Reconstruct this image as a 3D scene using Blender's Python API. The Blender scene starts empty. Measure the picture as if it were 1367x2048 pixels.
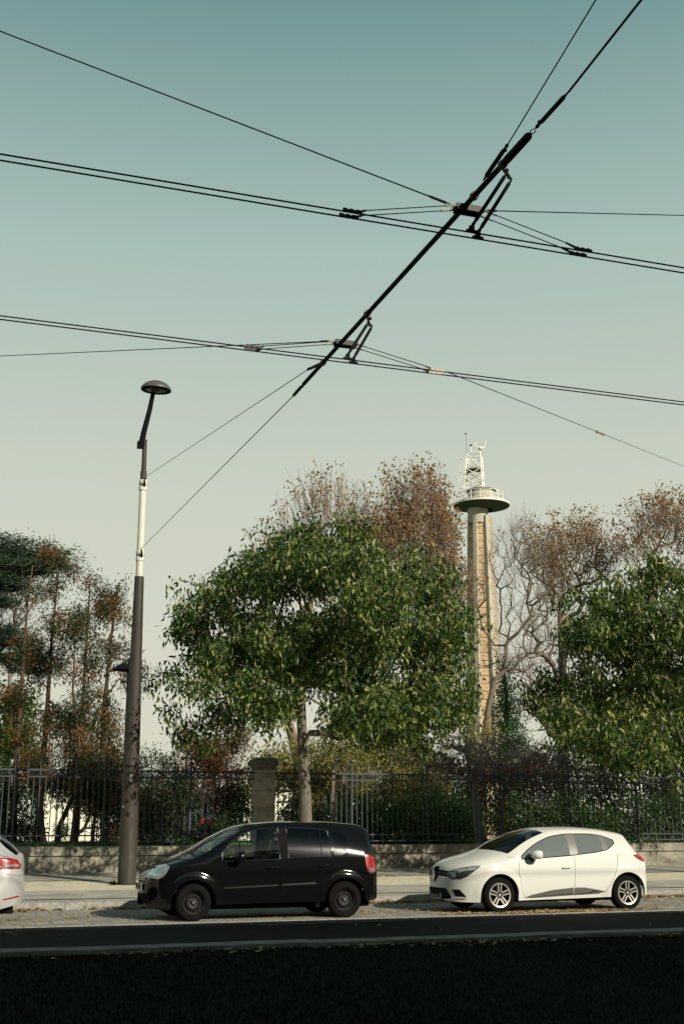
import bpy, math, random
import numpy as np
from mathutils import Vector, Matrix, noise
from mathutils.bvhtree import BVHTree
from mathutils.geometry import delaunay_2d_cdt
C = bpy.data.collections.new('scene'); bpy.context.scene.collection.children.link(C)
SC = bpy.context.scene
R = math.radians; PI = math.pi
# ------------------------------------------------------------------ camera model of the place (lens, height, heading)
F = 2450.; H = 1.54; YAW = R(19); PITCH = math.atan((1645-1024)/F)
def ray(px, py):
    x = (px-683.5)/F; z = -(py-1024)/F
    c, s = math.cos(PITCH), math.sin(PITCH)
    fy = c-z*s; fz = s+z*c
    a, b = math.cos(YAW), math.sin(YAW)
    return (x*a+fy*b, -x*b+fy*a, fz)
def G(px, py, z=0):
    d = ray(px, py); t = (z-H)/d[2]; return Vector((d[0]*t, d[1]*t, z))
def W(px, py, Y):
    d = ray(px, py); t = Y/d[1]; return Vector((d[0]*t, Y, H+d[2]*t))
def D(px, py, X):
    d = ray(px, py); t = X/d[0]; return Vector((X, d[1]*t, H+d[2]*t))
# ------------------------------------------------------------------ materials
MATS = {}
def nmat(name):
    m = bpy.data.materials.new(name); m.use_nodes = True
    nt = m.node_tree; nt.nodes.clear(); return m, nt
def N(nt, t, **k):
    n = nt.nodes.new(t)
    for a, v in k.items():
        if a.startswith('i_'): n.inputs[a[2:].replace('_', ' ')].default_value = v
        else: setattr(n, a, v)
    return n
def ramp(nt, pts):
    r = nt.nodes.new('ShaderNodeValToRGB'); e = r.color_ramp.elements
    e[0].position = pts[0][0]; e[0].color = (*pts[0][1], 1); e[1].position = max(pts[-1][0], .001); e[1].color = (*pts[-1][1], 1)
    for p, c in pts[1:-1]: q = e.new(p); q.color = (*c, 1)
    return r
def mat(name, c1, c2=None, scale=4., rough=.6, metal=0., bump=0., bscale=None, coat=0., spec=.5, c3=None, stretch=None, detail=6, dist=0.02):
    m, nt = nmat(name); L = nt.links.new
    out = N(nt, 'ShaderNodeOutputMaterial'); b = N(nt, 'ShaderNodeBsdfPrincipled')
    b.inputs['Roughness'].default_value = rough; b.inputs['Metallic'].default_value = metal
    b.inputs['Coat Weight'].default_value = coat; b.inputs['Coat Roughness'].default_value = .07
    b.inputs['Specular IOR Level'].default_value = spec
    L(b.outputs[0], out.inputs[0])
    tc = N(nt, 'ShaderNodeTexCoord'); src = tc.outputs['Object']
    if stretch:
        mp = N(nt, 'ShaderNodeMapping'); mp.inputs['Scale'].default_value = stretch; L(src, mp.inputs[0]); src = mp.outputs[0]
    if c2 is None: b.inputs['Base Color'].default_value = (*c1, 1)
    else:
        n = N(nt, 'ShaderNodeTexNoise'); n.inputs['Scale'].default_value = scale; n.inputs['Detail'].default_value = detail
        n.inputs['Roughness'].default_value = .65
        L(src, n.inputs[0])
        pts = [(.3, c1), (.7, c2)] if c3 is None else [(.3, c1), (.52, c2), (.72, c3)]
        r = ramp(nt, pts); L(n.outputs[0], r.inputs[0]); L(r.outputs[0], b.inputs['Base Color'])
    if bump:
        n2 = N(nt, 'ShaderNodeTexNoise'); n2.inputs['Scale'].default_value = bscale or scale*6; n2.inputs['Detail'].default_value = 5
        L(src, n2.inputs[0]); bp = N(nt, 'ShaderNodeBump'); bp.inputs['Strength'].default_value = bump; bp.inputs['Distance'].default_value = dist
        L(n2.outputs[0], bp.inputs['Height']); L(bp.outputs[0], b.inputs['Normal'])
    MATS[name] = m; return m
def leafmat(name, cols, trans=.35, rough=.45, clump=None, spec=.2, tcol=None):
    """cols: colours picked leaf by leaf; clump=(scale, cols2): a second palette by position in the crown"""
    m, nt = nmat(name); L = nt.links.new
    out = N(nt, 'ShaderNodeOutputMaterial'); g = N(nt, 'ShaderNodeNewGeometry')
    r = ramp(nt, [(i/(max(1, len(cols)-1)), c) for i, c in enumerate(cols)]); L(g.outputs['Random Per Island'], r.inputs[0])
    col = r.outputs[0]
    if clump:
        r2 = ramp(nt, [(i/(max(1, len(clump[1])-1)), c) for i, c in enumerate(clump[1])]); L(g.outputs['Random Per Island'], r2.inputs[0])
        n = N(nt, 'ShaderNodeTexNoise'); n.inputs['Scale'].default_value = clump[0]; n.inputs['Detail'].default_value = 3
        tc = N(nt, 'ShaderNodeTexCoord'); L(tc.outputs['Object'], n.inputs[0])
        rr = ramp(nt, [(clump[2]-.05, (0, 0, 0)), (clump[2]+.05, (1, 1, 1))]); L(n.outputs[0], rr.inputs[0])
        mx = N(nt, 'ShaderNodeMix', data_type='RGBA'); L(rr.outputs[0], mx.inputs['Factor']); L(col, mx.inputs['A']); L(r2.outputs[0], mx.inputs['B'])
        col = mx.outputs['Result']
    b = N(nt, 'ShaderNodeBsdfPrincipled'); b.inputs['Roughness'].default_value = rough; b.inputs['Specular IOR Level'].default_value = spec
    L(col, b.inputs['Base Color'])
    t = N(nt, 'ShaderNodeBsdfTranslucent'); 
    gm = N(nt, 'ShaderNodeMix', data_type='RGBA', blend_type='MULTIPLY'); gm.inputs['Factor'].default_value = 1
    L(col, gm.inputs['A']); gm.inputs['B'].default_value = (*(tcol or (1.3, 1.5, .7)), 1); L(gm.outputs['Result'], t.inputs[0])
    ms = N(nt, 'ShaderNodeMixShader'); ms.inputs[0].default_value = trans
    L(b.outputs[0], ms.inputs[1]); L(t.outputs[0], ms.inputs[2]); L(ms.outputs[0], out.inputs[0])
    MATS[name] = m; return m
def glassmat(name, tint, refl=.5, f0=1.5, base=(0.02, .02, .02), solid=.0, rough=.0):
    m, nt = nmat(name); L = nt.links.new
    out = N(nt, 'ShaderNodeOutputMaterial')
    t = N(nt, 'ShaderNodeBsdfTransparent'); t.inputs[0].default_value = (*tint, 1)
    d = N(nt, 'ShaderNodeBsdfDiffuse'); d.inputs[0].default_value = (*base, 1)
    m0 = N(nt, 'ShaderNodeMixShader'); m0.inputs[0].default_value = solid; L(t.outputs[0], m0.inputs[1]); L(d.outputs[0], m0.inputs[2])
    g = N(nt, 'ShaderNodeBsdfGlossy'); g.inputs['Roughness'].default_value = rough; g.inputs['Color'].default_value = (1, 1, 1, 1)
    f = N(nt, 'ShaderNodeFresnel'); f.inputs[0].default_value = f0
    m1 = N(nt, 'ShaderNodeMixShader'); L(f.outputs[0], m1.inputs[0]); L(m0.outputs[0], m1.inputs[1]); L(g.outputs[0], m1.inputs[2])
    L(m1.outputs[0], out.inputs[0]); MATS[name] = m; return m
# ------------------------------------------------------------------ mesh helpers
def tag(o, label=None, cat=None, group=None, kind=None):
    if label: o['label'] = label
    if cat: o['category'] = cat
    if group: o['group'] = group
    if kind: o['kind'] = kind
    return o
def thing(name, loc, label, cat, group=None, rz=0):
    o = bpy.data.objects.new(name, None); C.objects.link(o); o.empty_display_size = .2
    o.location = loc; o.rotation_euler = (0, 0, rz); return tag(o, label, cat, group)
def frame_of(d):
    d = Vector(d).normalized(); a = Vector((0, 0, 1)) if abs(d.z) < .9 else Vector((1, 0, 0))
    u = d.cross(a).normalized(); v = d.cross(u).normalized(); return u, v
class MB:
    def __init__(s): s.v = []; s.f = []
    def add(s, vs, fs):
        n = len(s.v); s.v += [tuple(p) for p in vs]; s.f += [tuple(i+n for i in f) for f in fs]; return s
    def box(s, x0, x1, y0, y1, z0, z1, m=None):
        vs = [Vector((x, y, z)) for x in (x0, x1) for y in (y0, y1) for z in (z0, z1)]
        if m: vs = [m @ p for p in vs]
        return s.add(vs, [(0, 1, 3, 2), (4, 6, 7, 5), (0, 4, 5, 1), (2, 3, 7, 6), (0, 2, 6, 4), (1, 5, 7, 3)])
    def bar(s, p0, p1, w, h, up=(0, 0, 1)):
        p0, p1 = Vector(p0), Vector(p1); d = (p1-p0).normalized(); u = d.cross(Vector(up))
        if u.length < 1e-4: u = Vector((1, 0, 0))
        u.normalize(); v = u.cross(d); vs = []
        for p in (p0, p1):
            for a, b in ((-1, -1), (1, -1), (1, 1), (-1, 1)): vs.append(p+u*a*w/2+v*b*h/2)
        return s.add(vs, [(3, 2, 1, 0), (4, 5, 6, 7), (0, 1, 5, 4), (1, 2, 6, 5), (2, 3, 7, 6), (3, 0, 4, 7)])
    def tube(s, pts, rs, n=8, closed=False, cap=True):
        pts = [Vector(p) for p in pts]
        if not hasattr(rs, '__len__'): rs = [rs]*len(pts)
        k = len(pts); vs = []; u = None
        for i in range(k):
            a = pts[(i-1) % k] if (closed or i > 0) else pts[0]; b = pts[(i+1) % k] if (closed or i < k-1) else pts[-1]
            d = (b-a)
            if d.length < 1e-9: d = Vector((0, 0, 1))
            d.normalize()
            if u is None: u, w = frame_of(d)
            else:
                u = u-d*u.dot(d)
                if u.length < 1e-6: u, w = frame_of(d)
                u.normalize(); w = d.cross(u)
            for j in range(n):
                t = 2*PI*j/n; vs.append(pts[i]+(u*math.cos(t)+w*math.sin(t))*rs[i])
        fs = []
        for i in range(k if closed else k-1):
            for j in range(n):
                a = i*n+j; b = i*n+(j+1) % n; c = ((i+1) % k)*n+(j+1) % n; d_ = ((i+1) % k)*n+j; fs.append((a, b, c, d_))
        if cap and not closed: fs += [tuple(range(n))[::-1], tuple((k-1)*n+j for j in range(n))]
        return s.add(vs, fs)
    def lathe(s, prof, c=(0, 0, 0), axis=(0, 0, 1), n=24, m=None, cap=False):
        c = Vector(c); ax = Vector(axis).normalized(); u, v = frame_of(ax); vs = []
        for r, h in prof:
            for j in range(n):
                t = 2*PI*j/n; vs.append(c+ax*h+(u*math.cos(t)+v*math.sin(t))*r)
        fs = [(i*n+j, i*n+(j+1) % n, (i+1)*n+(j+1) % n, (i+1)*n+j) for i in range(len(prof)-1) for j in range(n)]
        if cap: fs += [tuple(range(n)), tuple((len(prof)-1)*n+j for j in range(n))[::-1]]
        return s.add(vs, fs)
    def ball(s, c, r, n=8, sq=(1, 1, 1)):
        prof = [(math.sin(PI*i/n), -math.cos(PI*i/n)) for i in range(n+1)]
        k = len(s.v); s.lathe([(max(a, .001)*r, b*r) for a, b in prof], n=n*2)
        c = Vector(c); s.v[k:] = [(c.x+p[0]*sq[0], c.y+p[1]*sq[1], c.z+p[2]*sq[2]) for p in s.v[k:]]; return s
    def build(s, name, m, parent=None, org=(0, 0, 0), smooth=0, loc=None, **tg):
        me = bpy.data.meshes.new(name)
        o_ = Vector(org); me.from_pydata([(p[0]-o_.x, p[1]-o_.y, p[2]-o_.z) for p in s.v], [], s.f)
        me.materials.append(m if not isinstance(m, str) else MATS[m])
        if smooth:
            me.polygons.foreach_set('use_smooth', [True]*len(me.polygons)); me.set_sharp_from_angle(angle=R(smooth))
        me.update(); o = bpy.data.objects.new(name, me); C.objects.link(o)
        if parent: o.parent = parent
        elif loc is None: o.location = org
        if loc is not None: o.location = loc
        if tg: tag(o, **tg)
        return o
def npmesh(name, V, Fc, m, parent=None, org=(0, 0, 0), smooth=False, **tg):
    """V: (n,3) array, Fc: (k, 3|4) index array"""
    V = np.asarray(V, dtype=np.float32)-np.array(org, dtype=np.float32); Fc = np.asarray(Fc, dtype=np.int32)
    me = bpy.data.meshes.new(name); k, c = Fc.shape
    me.vertices.add(len(V)); me.vertices.foreach_set('co', V.ravel())
    me.loops.add(k*c); me.loops.foreach_set('vertex_index', Fc.ravel())
    me.polygons.add(k); me.polygons.foreach_set('loop_start', np.arange(k, dtype=np.int32)*c)
    me.materials.append(m if not isinstance(m, str) else MATS[m])
    if smooth: me.polygons.foreach_set('use_smooth', np.ones(k, dtype=bool))
    me.update(calc_edges=True); o = bpy.data.objects.new(name, me); C.objects.link(o)
    if parent: o.parent = parent
    else: o.location = org
    if tg: tag(o, **tg)
    return o
def pchip(keys):
    xs = [k[0] for k in keys]; ys = [k[1] for k in keys]; n = len(xs)
    d = [(ys[i+1]-ys[i])/(xs[i+1]-xs[i]) for i in range(n-1)]; m = [0]*n
    for i in range(1, n-1):
        if d[i-1]*d[i] > 0:
            h0, h1 = xs[i]-xs[i-1], xs[i+1]-xs[i]; w1, w2 = 2*h1+h0, h1+2*h0
            m[i] = (w1+w2)/(w1/d[i-1]+w2/d[i])
    m[0] = d[0]; m[-1] = d[-1]
    def f(x):
        if x <= xs[0]: return ys[0]
        if x >= xs[-1]: return ys[-1]
        i = 0
        while x > xs[i+1]: i += 1
        h = xs[i+1]-xs[i]; t = (x-xs[i])/h
        return ((2*t**3-3*t*t+1)*ys[i]+(t**3-2*t*t+t)*h*m[i]+(-2*t**3+3*t*t)*ys[i+1]+(t**3-t*t)*h*m[i+1])
    return f
# ------------------------------------------------------------------ material set
mat('asphalt', (.007, .0085, .0085), (.02, .022, .021), 1.3, .95, bump=.5, bscale=90, dist=.01, spec=.12, detail=9)
mat('marking', (.1, .1, .095), (.035, .035, .035), 14, .8)
mat('granite', (.16, .155, .14), (.36, .35, .31), 18, .8, bump=.4, bscale=120, dist=.01)
mat('concrete_walk', (.22, .21, .175), (.44, .42, .355), 1.6, .9, bump=.3, bscale=70, dist=.008)
mat('sand', (.38, .34, .24), (.62, .565, .41), 3.5, .95, bump=.6, bscale=50, dist=.02, c3=(.5, .44, .3), detail=9)
mat('walkway', (.19, .18, .15), (.37, .35, .29), 1.1, .9, bump=.3, bscale=80, dist=.008)
mat('soil', (.02, .018, .012), (.045, .036, .024), 3, 1., bump=.8, bscale=20)
mat('lawn', (.05, .1, .02), (.1, .2, .035), 6, 1., bump=1, bscale=60)
mat('black_paint', (.004, .0045, .005), rough=.9, coat=.9, spec=.0)
mat('white_paint', (.61, .605, .56), rough=.5, coat=.7, spec=.3)
mat('silver_paint', (.52, .52, .5), rough=.34, metal=.35, coat=.8)
mat('van_paint', (.35, .38, .4), rough=.4, coat=.5)
mat('rubber', (.006, .006, .006), (.011, .011, .01), 12, .9, bump=.2, spec=.05)
mat('alloy', (.42, .4, .35), rough=.35, metal=.5)
mat('steel_dark', (.016, .016, .016), (.035, .034, .032), 20, .5, metal=.15, spec=.2)
mat('plastic_black', (.006, .006, .0065), rough=.85, spec=.1)
mat('plastic_grey', (.09, .088, .08), rough=.5)
mat('pillar_grey', (.16, .15, .13), rough=.4)
mat('chrome', (.75, .73, .68), rough=.18, metal=1.)
mat('seat_cloth', (.03, .032, .035), (.05, .05, .055), 20, .9)
mat('seat_grey', (.12, .13, .135), (.17, .18, .18), 20, .9)
mat('tail_red', (.42, .012, .01), (.12, .004, .004), 16, .25, coat=1.)
mat('lamp_clear', (.42, .45, .45), (.16, .18, .19), 9, .15, coat=1., metal=.3)
mat('lamp_dark', (.05, .06, .065), (.015, .017, .02), 7, .12, coat=1.)
mat('plate_white', (.35, .35, .33), rough=.4)
mat('ink', (.006, .006, .007), rough=.7, spec=.1)
mat('pole_brown', (.026, .022, .017), (.042, .036, .028), 2.5, .6, bump=.1, c3=(.058, .05, .04), stretch=(3, 3, .6), spec=.3)
mat('pole_cream', (.55, .53, .46), (.6, .58, .5), 3, .5)
mat('lamp_shell', (.08, .072, .064), (.1, .09, .08), 4, .4)
mat('lamp_under', (.05, .055, .05), (.09, .095, .085), 9, .3)
mat('wire_black', (.005, .006, .006), rough=.7, spec=.1)
mat('wire_lit', (.07, .11, .13), rough=.4, metal=.5)  # pale blue look of sunlit wire put into the colour
mat('metal_tan_lit', (.3, .26, .19), rough=.6, metal=.2)  # tan metal; on the right clamps it stands in for sunlight
mat('stone_wall', (.07, .065, .048), (.27, .25, .195), 1.7, .9, bump=.5, bscale=35, dist=.02, c3=(.42, .39, .31), stretch=(1, 1, 1.6), detail=9)
mat('stone_coping', (.08, .074, .056), (.26, .24, .19), 1.9, .9, bump=.5, bscale=30, dist=.02, c3=(.4, .37, .3), detail=9)
mat('stone_dark', (.07, .065, .055), (.14, .13, .105), 5, .95, bump=.5, bscale=40, dist=.02)
mat('fence_blue', (.012, .019, .029), (.022, .032, .046), 5, .5)
mat('tower_concrete', (.36, .335, .27), (.43, .4, .32), .6, .9, bump=.2)
mat('tower_white', (.74, .72, .63), rough=.5)
mat('tower_under', (.05, .05, .045), (.08, .075, .065), 2, .9)
mat('white_wall', (.6, .57, .47), (.68, .65, .54), .8, .9)
mat('roof_grey', (.12, .12, .12), (.18, .17, .16), 2, .9)
mat('bark_grey', (.085, .078, .06), (.19, .17, .13), 6, .9, bump=.8, bscale=25, dist=.03, stretch=(2, 2, .5))
mat('bark_brown', (.06, .045, .03), (.13, .1, .07), 5, .95, bump=.8, bscale=20, dist=.03, stretch=(2, 2, .4))
mat('bark_pale', (.09, .068, .052), (.19, .15, .11), 4, .95, bump=.6, bscale=20, dist=.03)
mat('bark_red', (.1, .055, .033), (.05, .038, .03), 5, .95, bump=.6, bscale=20, dist=.03)
mat('bark_dark', (.025, .021, .017), (.06, .05, .04), 5, .95, bump=.8, bscale=20, dist=.03)
mat('twig', (.13, .09, .06), (.21, .15, .1), 3, .9)
mat('twig_grey', (.14, .125, .11), (.24, .21, .18), 3, .9)
mat('facade', (.12, .11, .09), (.17, .155, .125), .5, .9)
mat('window_dark', (.01, .012, .014), rough=.1)
mat('skin', (.42, .22, .13), rough=.5); mat('hair', (.09, .045, .02), (.15, .08, .035), 30, .6)
mat('cloth_black', (.01, .01, .011), (.016, .016, .017), 10, .9); mat('cloth_red', (.6, .035, .02), (.45, .02, .015), 10, .7)
leafmat('leaf_street', [(.009, .024, .004), (.02, .05, .009), (.048, .1, .018), (.13, .18, .045), (.36, .35, .11)], .32, .4, spec=.3)  # darkest and palest entries put shaded and sunlit leaves into the palette
leafmat('leaf_chestnut', [(.13, .07, .028), (.25, .145, .055), (.36, .225, .095), (.2, .1, .04)], .3, .6, tcol=(1.3, 1, .6))
leafmat('leaf_cedar', [(.014, .034, .02), (.035, .062, .036), (.075, .11, .06)], .15, .6)
leafmat('leaf_cypress', [(.014, .028, .009), (.03, .052, .016), (.06, .08, .024)], .3, .6, clump=(1.6, [(.19, .08, .022), (.27, .12, .035), (.1, .045, .016)], .55), tcol=(1.2, 1.1, .6))
leafmat('leaf_rust', [(.14, .04, .013), (.2, .062, .02), (.07, .025, .01), (.03, .032, .01), (.018, .024, .008)], .3, .6, tcol=(1.3, 1, .6))
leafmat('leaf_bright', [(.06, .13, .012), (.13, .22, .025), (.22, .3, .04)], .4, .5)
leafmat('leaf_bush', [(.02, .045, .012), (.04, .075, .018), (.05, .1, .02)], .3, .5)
leafmat('leaf_hedge', [(.05, .12, .018), (.08, .17, .028), (.14, .22, .045)], .3, .45)  # lifted greens stand in for sunlight the street tree blocks
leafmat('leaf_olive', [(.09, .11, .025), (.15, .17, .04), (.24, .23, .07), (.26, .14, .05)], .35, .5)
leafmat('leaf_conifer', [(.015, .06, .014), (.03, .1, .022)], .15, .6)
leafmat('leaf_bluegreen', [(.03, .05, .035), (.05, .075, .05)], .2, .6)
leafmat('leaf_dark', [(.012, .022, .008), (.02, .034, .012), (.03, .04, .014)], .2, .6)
leafmat('leaf_redfall', [(.42, .09, .03), (.32, .06, .025), (.22, .07, .025)], .3, .6, tcol=(1.3, 1, .6))
leafmat('leaf_ground', [(.32, .2, .08), (.42, .3, .13), (.5, .38, .2), (.2, .1, .045)], .1, .7)
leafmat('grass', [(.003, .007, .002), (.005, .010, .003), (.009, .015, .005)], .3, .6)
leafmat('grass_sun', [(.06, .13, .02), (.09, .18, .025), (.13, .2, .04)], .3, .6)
glassmat('glass_clear', (.84, .9, .88), f0=1.55)
glassmat('glass_tint', (.10, .11, .115), f0=1.5, rough=.07)
glassmat('glass_hazy', (.5, .58, .57), f0=1.6, base=(.42, .47, .46), solid=.3)  # pale diffuse share stands in for sky reflection on the panes
glassmat('glass_lamp', (.85, .9, .9), f0=1.5)
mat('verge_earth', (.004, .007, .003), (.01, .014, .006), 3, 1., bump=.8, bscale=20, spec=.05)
mat('brick_joint', (.15, .11, .075), (.22, .17, .11), 2, .9)
mat('pole_door', (.034, .029, .023), (.06, .05, .04), 5, .6)
mat('kerb_pale', (.12, .115, .1), (.3, .295, .255), 3, .95, spec=.2, bump=.3, bscale=60, dist=.01)
EL = R(26.5)
# ------------------------------------------------------------------ ground and street (cross-section along Y)
def sheet(name, x0, x1, prof, m, dx=None, kind='structure', rough=0):
    """a strip along X with the (y, z) cross-section prof"""
    mb = MB(); nx = 2 if not dx else int((x1-x0)/dx)+1
    for i in range(nx):
        x = x0+(x1-x0)*i/(nx-1)
        for (y, z) in prof: mb.v.append((x, y, z+(noise.noise(Vector((x*.4, y*.4, 0)))*rough if rough else 0)))
    k = len(prof)
    mb.f = [(i*k+j, (i+1)*k+j, (i+1)*k+j+1, i*k+j+1) for i in range(nx-1) for j in range(k-1)]
    return mb.build(name, m, kind=kind, smooth=40 if rough else 0)
XL, XR = -60, 140
def zw(y):      # height of the pavement beyond the kerb
    return .14+(y-23.9)*(.33-.14)/(32.0-23.9)
sheet('ground', -2500, 2500, [(-2500, -1.2), (-60, -.06), (58, -.06), (90, -1.6), (2500, -1.6)], MATS['soil'])
sheet('road', XL, XR, [(15.8, 0), (19.92, 0)], MATS['asphalt'])
mb = MB()
for i, x in enumerate(np.arange(5.3, 8.3, 3.2)): mb.box(x, x+2.2, 19.28, 19.36, .003, .005)
mb.build('road_marking', 'marking', kind='structure')
# grass verge of the tramway with its kerb
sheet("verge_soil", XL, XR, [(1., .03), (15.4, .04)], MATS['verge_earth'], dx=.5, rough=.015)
kb = MB(); rng = random.Random(4)
x = XL
while x < 40:
    kb.box(x+.004, x+1.0-.004, 15.42, 15.84, -.05, .085+rng.uniform(-.004, .004)); x += 1.0
kb.build('verge_kerb', 'kerb_pale', kind='structure')
kb = MB(); x = XL+.3
while x < 60:
    l = rng.choice((.9, 1., 1.1)); kb.box(x+.004, x+l-.004, 19.92, 20.1, -.05, .012+rng.uniform(-.003, .003)); x += l
kb.build('gutter_stones', 'granite', kind='structure')
# cobbled parking bay
m, nt = nmat('cobbles'); L = nt.links.new
out = N(nt, 'ShaderNodeOutputMaterial'); b = N(nt, 'ShaderNodeBsdfPrincipled'); b.inputs['Roughness'].default_value = .85
tc = N(nt, 'ShaderNodeTexCoord'); br = N(nt, 'ShaderNodeTexBrick'); br.inputs['Scale'].default_value = 1
br.inputs['Brick Width'].default_value = .24; br.inputs['Row Height'].default_value = .15; br.inputs['Mortar Size'].default_value = .009
br.inputs['Color1'].default_value = (.3, .28, .235, 1); br.inputs['Color2'].default_value = (.42, .39, .32, 1); br.inputs['Mortar'].default_value = (.11, .1, .08, 1)
nz = N(nt, 'ShaderNodeTexNoise'); nz.inputs['Scale'].default_value = 2.; nz.inputs['Detail'].default_value = 6
mp = N(nt, 'ShaderNodeMapping'); mp.inputs['Rotation'].default_value = (0, 0, R(0)); L(tc.outputs['Object'], mp.inputs[0])
L(mp.outputs[0], br.inputs[0]); L(tc.outputs['Object'], nz.inputs[0]); r = ramp(nt, [(.3, (.55, .55, .55)), (.7, (1.1, 1.1, 1.1))]); L(nz.outputs[0], r.inputs[0])
mx = N(nt, 'ShaderNodeMix', data_type='RGBA', blend_type='MULTIPLY'); mx.inputs['Factor'].default_value = 1
L(br.outputs[0], mx.inputs['A']); L(r.outputs[0], mx.inputs['B']); L(mx.outputs['Result'], b.inputs['Base Color'])
bp = N(nt, 'ShaderNodeBump'); bp.inputs['Strength'].default_value = .9; bp.inputs['Distance'].default_value = .02; bp.invert = True
L(br.outputs['Fac'], bp.inputs['Height']); L(bp.outputs[0], b.inputs['Normal']); L(b.outputs[0], out.inputs[0]); MATS['cobbles'] = m
sheet('parking_bay', XL, XR, [(20.1, .006), (23.7, .0)], m)
# kerb, pavement strips
kb = MB(); x = XL+.5
while x < 60:
    kb.box(x+.005, x+1.45-.005, 23.7, 24.0, -.1, .135+rng.uniform(-.004, .004)); x += 1.45
kb.build('kerb', 'granite', kind='structure')
kb = MB(); x = XL+.5
while x < 60:
    kb.box(x+.005, x+.62, 24.0+.005, 24.4, 0, .139); x += .625
kb.build('kerb_slabs', 'concrete_walk', kind='structure')
sheet('pavement', XL, XR, [(24.4, zw(24.4)), (26.4, zw(26.4))], MATS['concrete_walk'])
sheet('sand_strip', XL, XR, [(26.4, zw(26.4)-.003), (29.2, zw(29.2)-.003)], MATS['sand'], dx=.6, rough=.012)
sheet('walkway_ground', XL, XR, [(29.2, zw(29.2)+.004), (32.03, zw(32.03)+.004)], MATS['walkway'])
jb = MB(); x = -8
while x < 34:      # saw cuts in the walk, slanting
    a = Vector((x, 29.22, zw(29.22)+.008)); bb = Vector((x-.75, 32.0, zw(32)+.008)); jb.bar(a, bb, .022, .002); x += 1.62
jb.bar((-20, 29.2, zw(29.2)+.008), (50, 29.2, zw(29.2)+.008), .03, .004)
jb.build('walkway_joints', 'stone_dark', kind='structure')
# park ground behind the fence: a low bank, then falling away
def parkz(y): return float(np.interp(y, [32.5, 34, 40, 46, 60, 90], [.72, .72, .86, .7, -.3, -.9]))
ys = [32.5, 33.5, 35, 37, 39, 41, 43, 46, 50, 55, 60, 70, 90, 180, 300]
sheet('park_ground', -90, 160, [(y, parkz(y)) for y in ys], MATS['lawn'], dx=2, rough=.05)
sheet('park_bed', -20, 60, [(y, parkz(y)+.03) for y in (32.6, 34, 36.5, 38.2)], MATS['soil'], dx=1, rough=.05)
# ------------------------------------------------------------------ grass, fallen leaves (uncountable)
def blades(name, x0, x1, y0, y1, n, h, m, seed, zf, label, cat, w=.006, edge=False):
    r = np.random.default_rng(seed); X = r.uniform(x0, x1, n); Y = r.uniform(y0, y1, n); Z = np.array([zf(y) for y in Y])-.01
    a = r.uniform(0, 2*PI, n); l = r.uniform(.5, 1.3, n)*h
    if edge:
        q = np.array([noise.noise(Vector((x*1.3, 5, 0)))+.5*noise.noise(Vector((x*5, 2, 0))) for x in X]); Y = np.where(Y > y1-.35, Y+.28*q, Y); l = np.where(Y > y1-.3, l*1.4, l); P_ = 0
    lean = r.uniform(0, .6, n)*l
    P = np.stack([X, Y, Z], 1); U = np.stack([np.cos(a), np.sin(a), 0*a], 1)*w; B = np.stack([np.sin(a)*lean, -np.cos(a)*lean, l], 1)
    V = np.concatenate([P-U, P+U, P+B], 1).reshape(-1, 3)
    return npmesh(name, V, np.arange(n*3).reshape(-1, 3), m, label=label, cat=cat, kind='stuff')
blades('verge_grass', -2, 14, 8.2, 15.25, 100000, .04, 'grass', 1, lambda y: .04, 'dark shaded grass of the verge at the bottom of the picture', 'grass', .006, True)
blades('park_grass', 0, 24, 38.3, 46, 26000, .12, 'grass_sun', 2, lambda y: parkz(y)+.03, 'sunlit green lawn seen through the fence above the wall', 'grass', .02)
def scatter_leaves(pts, name, label, seed):
    r = np.random.default_rng(seed); n = len(pts); P = np.array(pts)
    a = r.uniform(0, 2*PI, n); l = r.uniform(.03, .065, n); t = r.uniform(-.6, .9, n); tz = r.uniform(0, .6, n)
    d = np.stack([np.cos(a), np.sin(a), np.sin(t)*.6], 1); e = np.stack([-np.sin(a), np.cos(a), tz], 1)
    V = np.stack([P-d*l[:, None], P+e*l[:, None]*.45, P+d*l[:, None], P-e*l[:, None]*.45+np.array([0, 0, .012])], 1).reshape(-1, 3)
    V[:, 2] = np.maximum(V[:, 2], P[:, 2].repeat(4)-.004)
    return npmesh(name, V, np.arange(n*4).reshape(-1, 4), 'leaf_ground', label=label, cat='fallen leaves', kind='stuff')
r = np.random.default_rng(5); pts = []
for i in range(5200):      # drift against the kerb
    x = r.uniform(-3, 22); 
    if noise.noise(Vector((x*.55, 3.3, 0))) < r.uniform(-.5, .25): continue
    y = 23.68-abs(r.normal(0, .13)); pts.append((x, y, .012+abs(r.normal(0, .018))))
for i in range(3600):      # over the cobbles
    x = r.uniform(-3, 22); y = r.uniform(20.15, 23.6)
    if noise.noise(Vector((x*.9, y*1.2, 7))) > r.uniform(-.35, .5): pts.append((x, y, .016))
for i in range(900):
    x = r.normal(10.9, 1.0); y = r.normal(20.25, .14); pts.append((x, min(max(y, 20.0), 20.6), .02))
for i in range(50): pts.append((r.uniform(-2, 20), r.uniform(17, 19.8), .006))
for i in range(700):
    x = r.uniform(-1, 12)
    if noise.noise(Vector((x*.8, 1.3, 4))) > r.uniform(-.3, .5): pts.append((x, 15.35-abs(r.normal(0, .22)), .05))
scatter_leaves(pts, 'fallen_leaves', 'dry brown leaves drifted along the kerb and over the cobbled bay', 6)
pts = []
for i in range(1500):
    x = r.uniform(-1, 26); y = r.uniform(24.1, 31.9); 
    if noise.noise(Vector((x*.5, y*.9, 2))) > r.uniform(-.2, .8): pts.append((x, y, zw(y)+.014))
for i in range(5200): pts.append((r.uniform(8, 26), 32.6+abs(r.normal(0, .35)), .965-.18+abs(r.normal(0, .05))))
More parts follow.
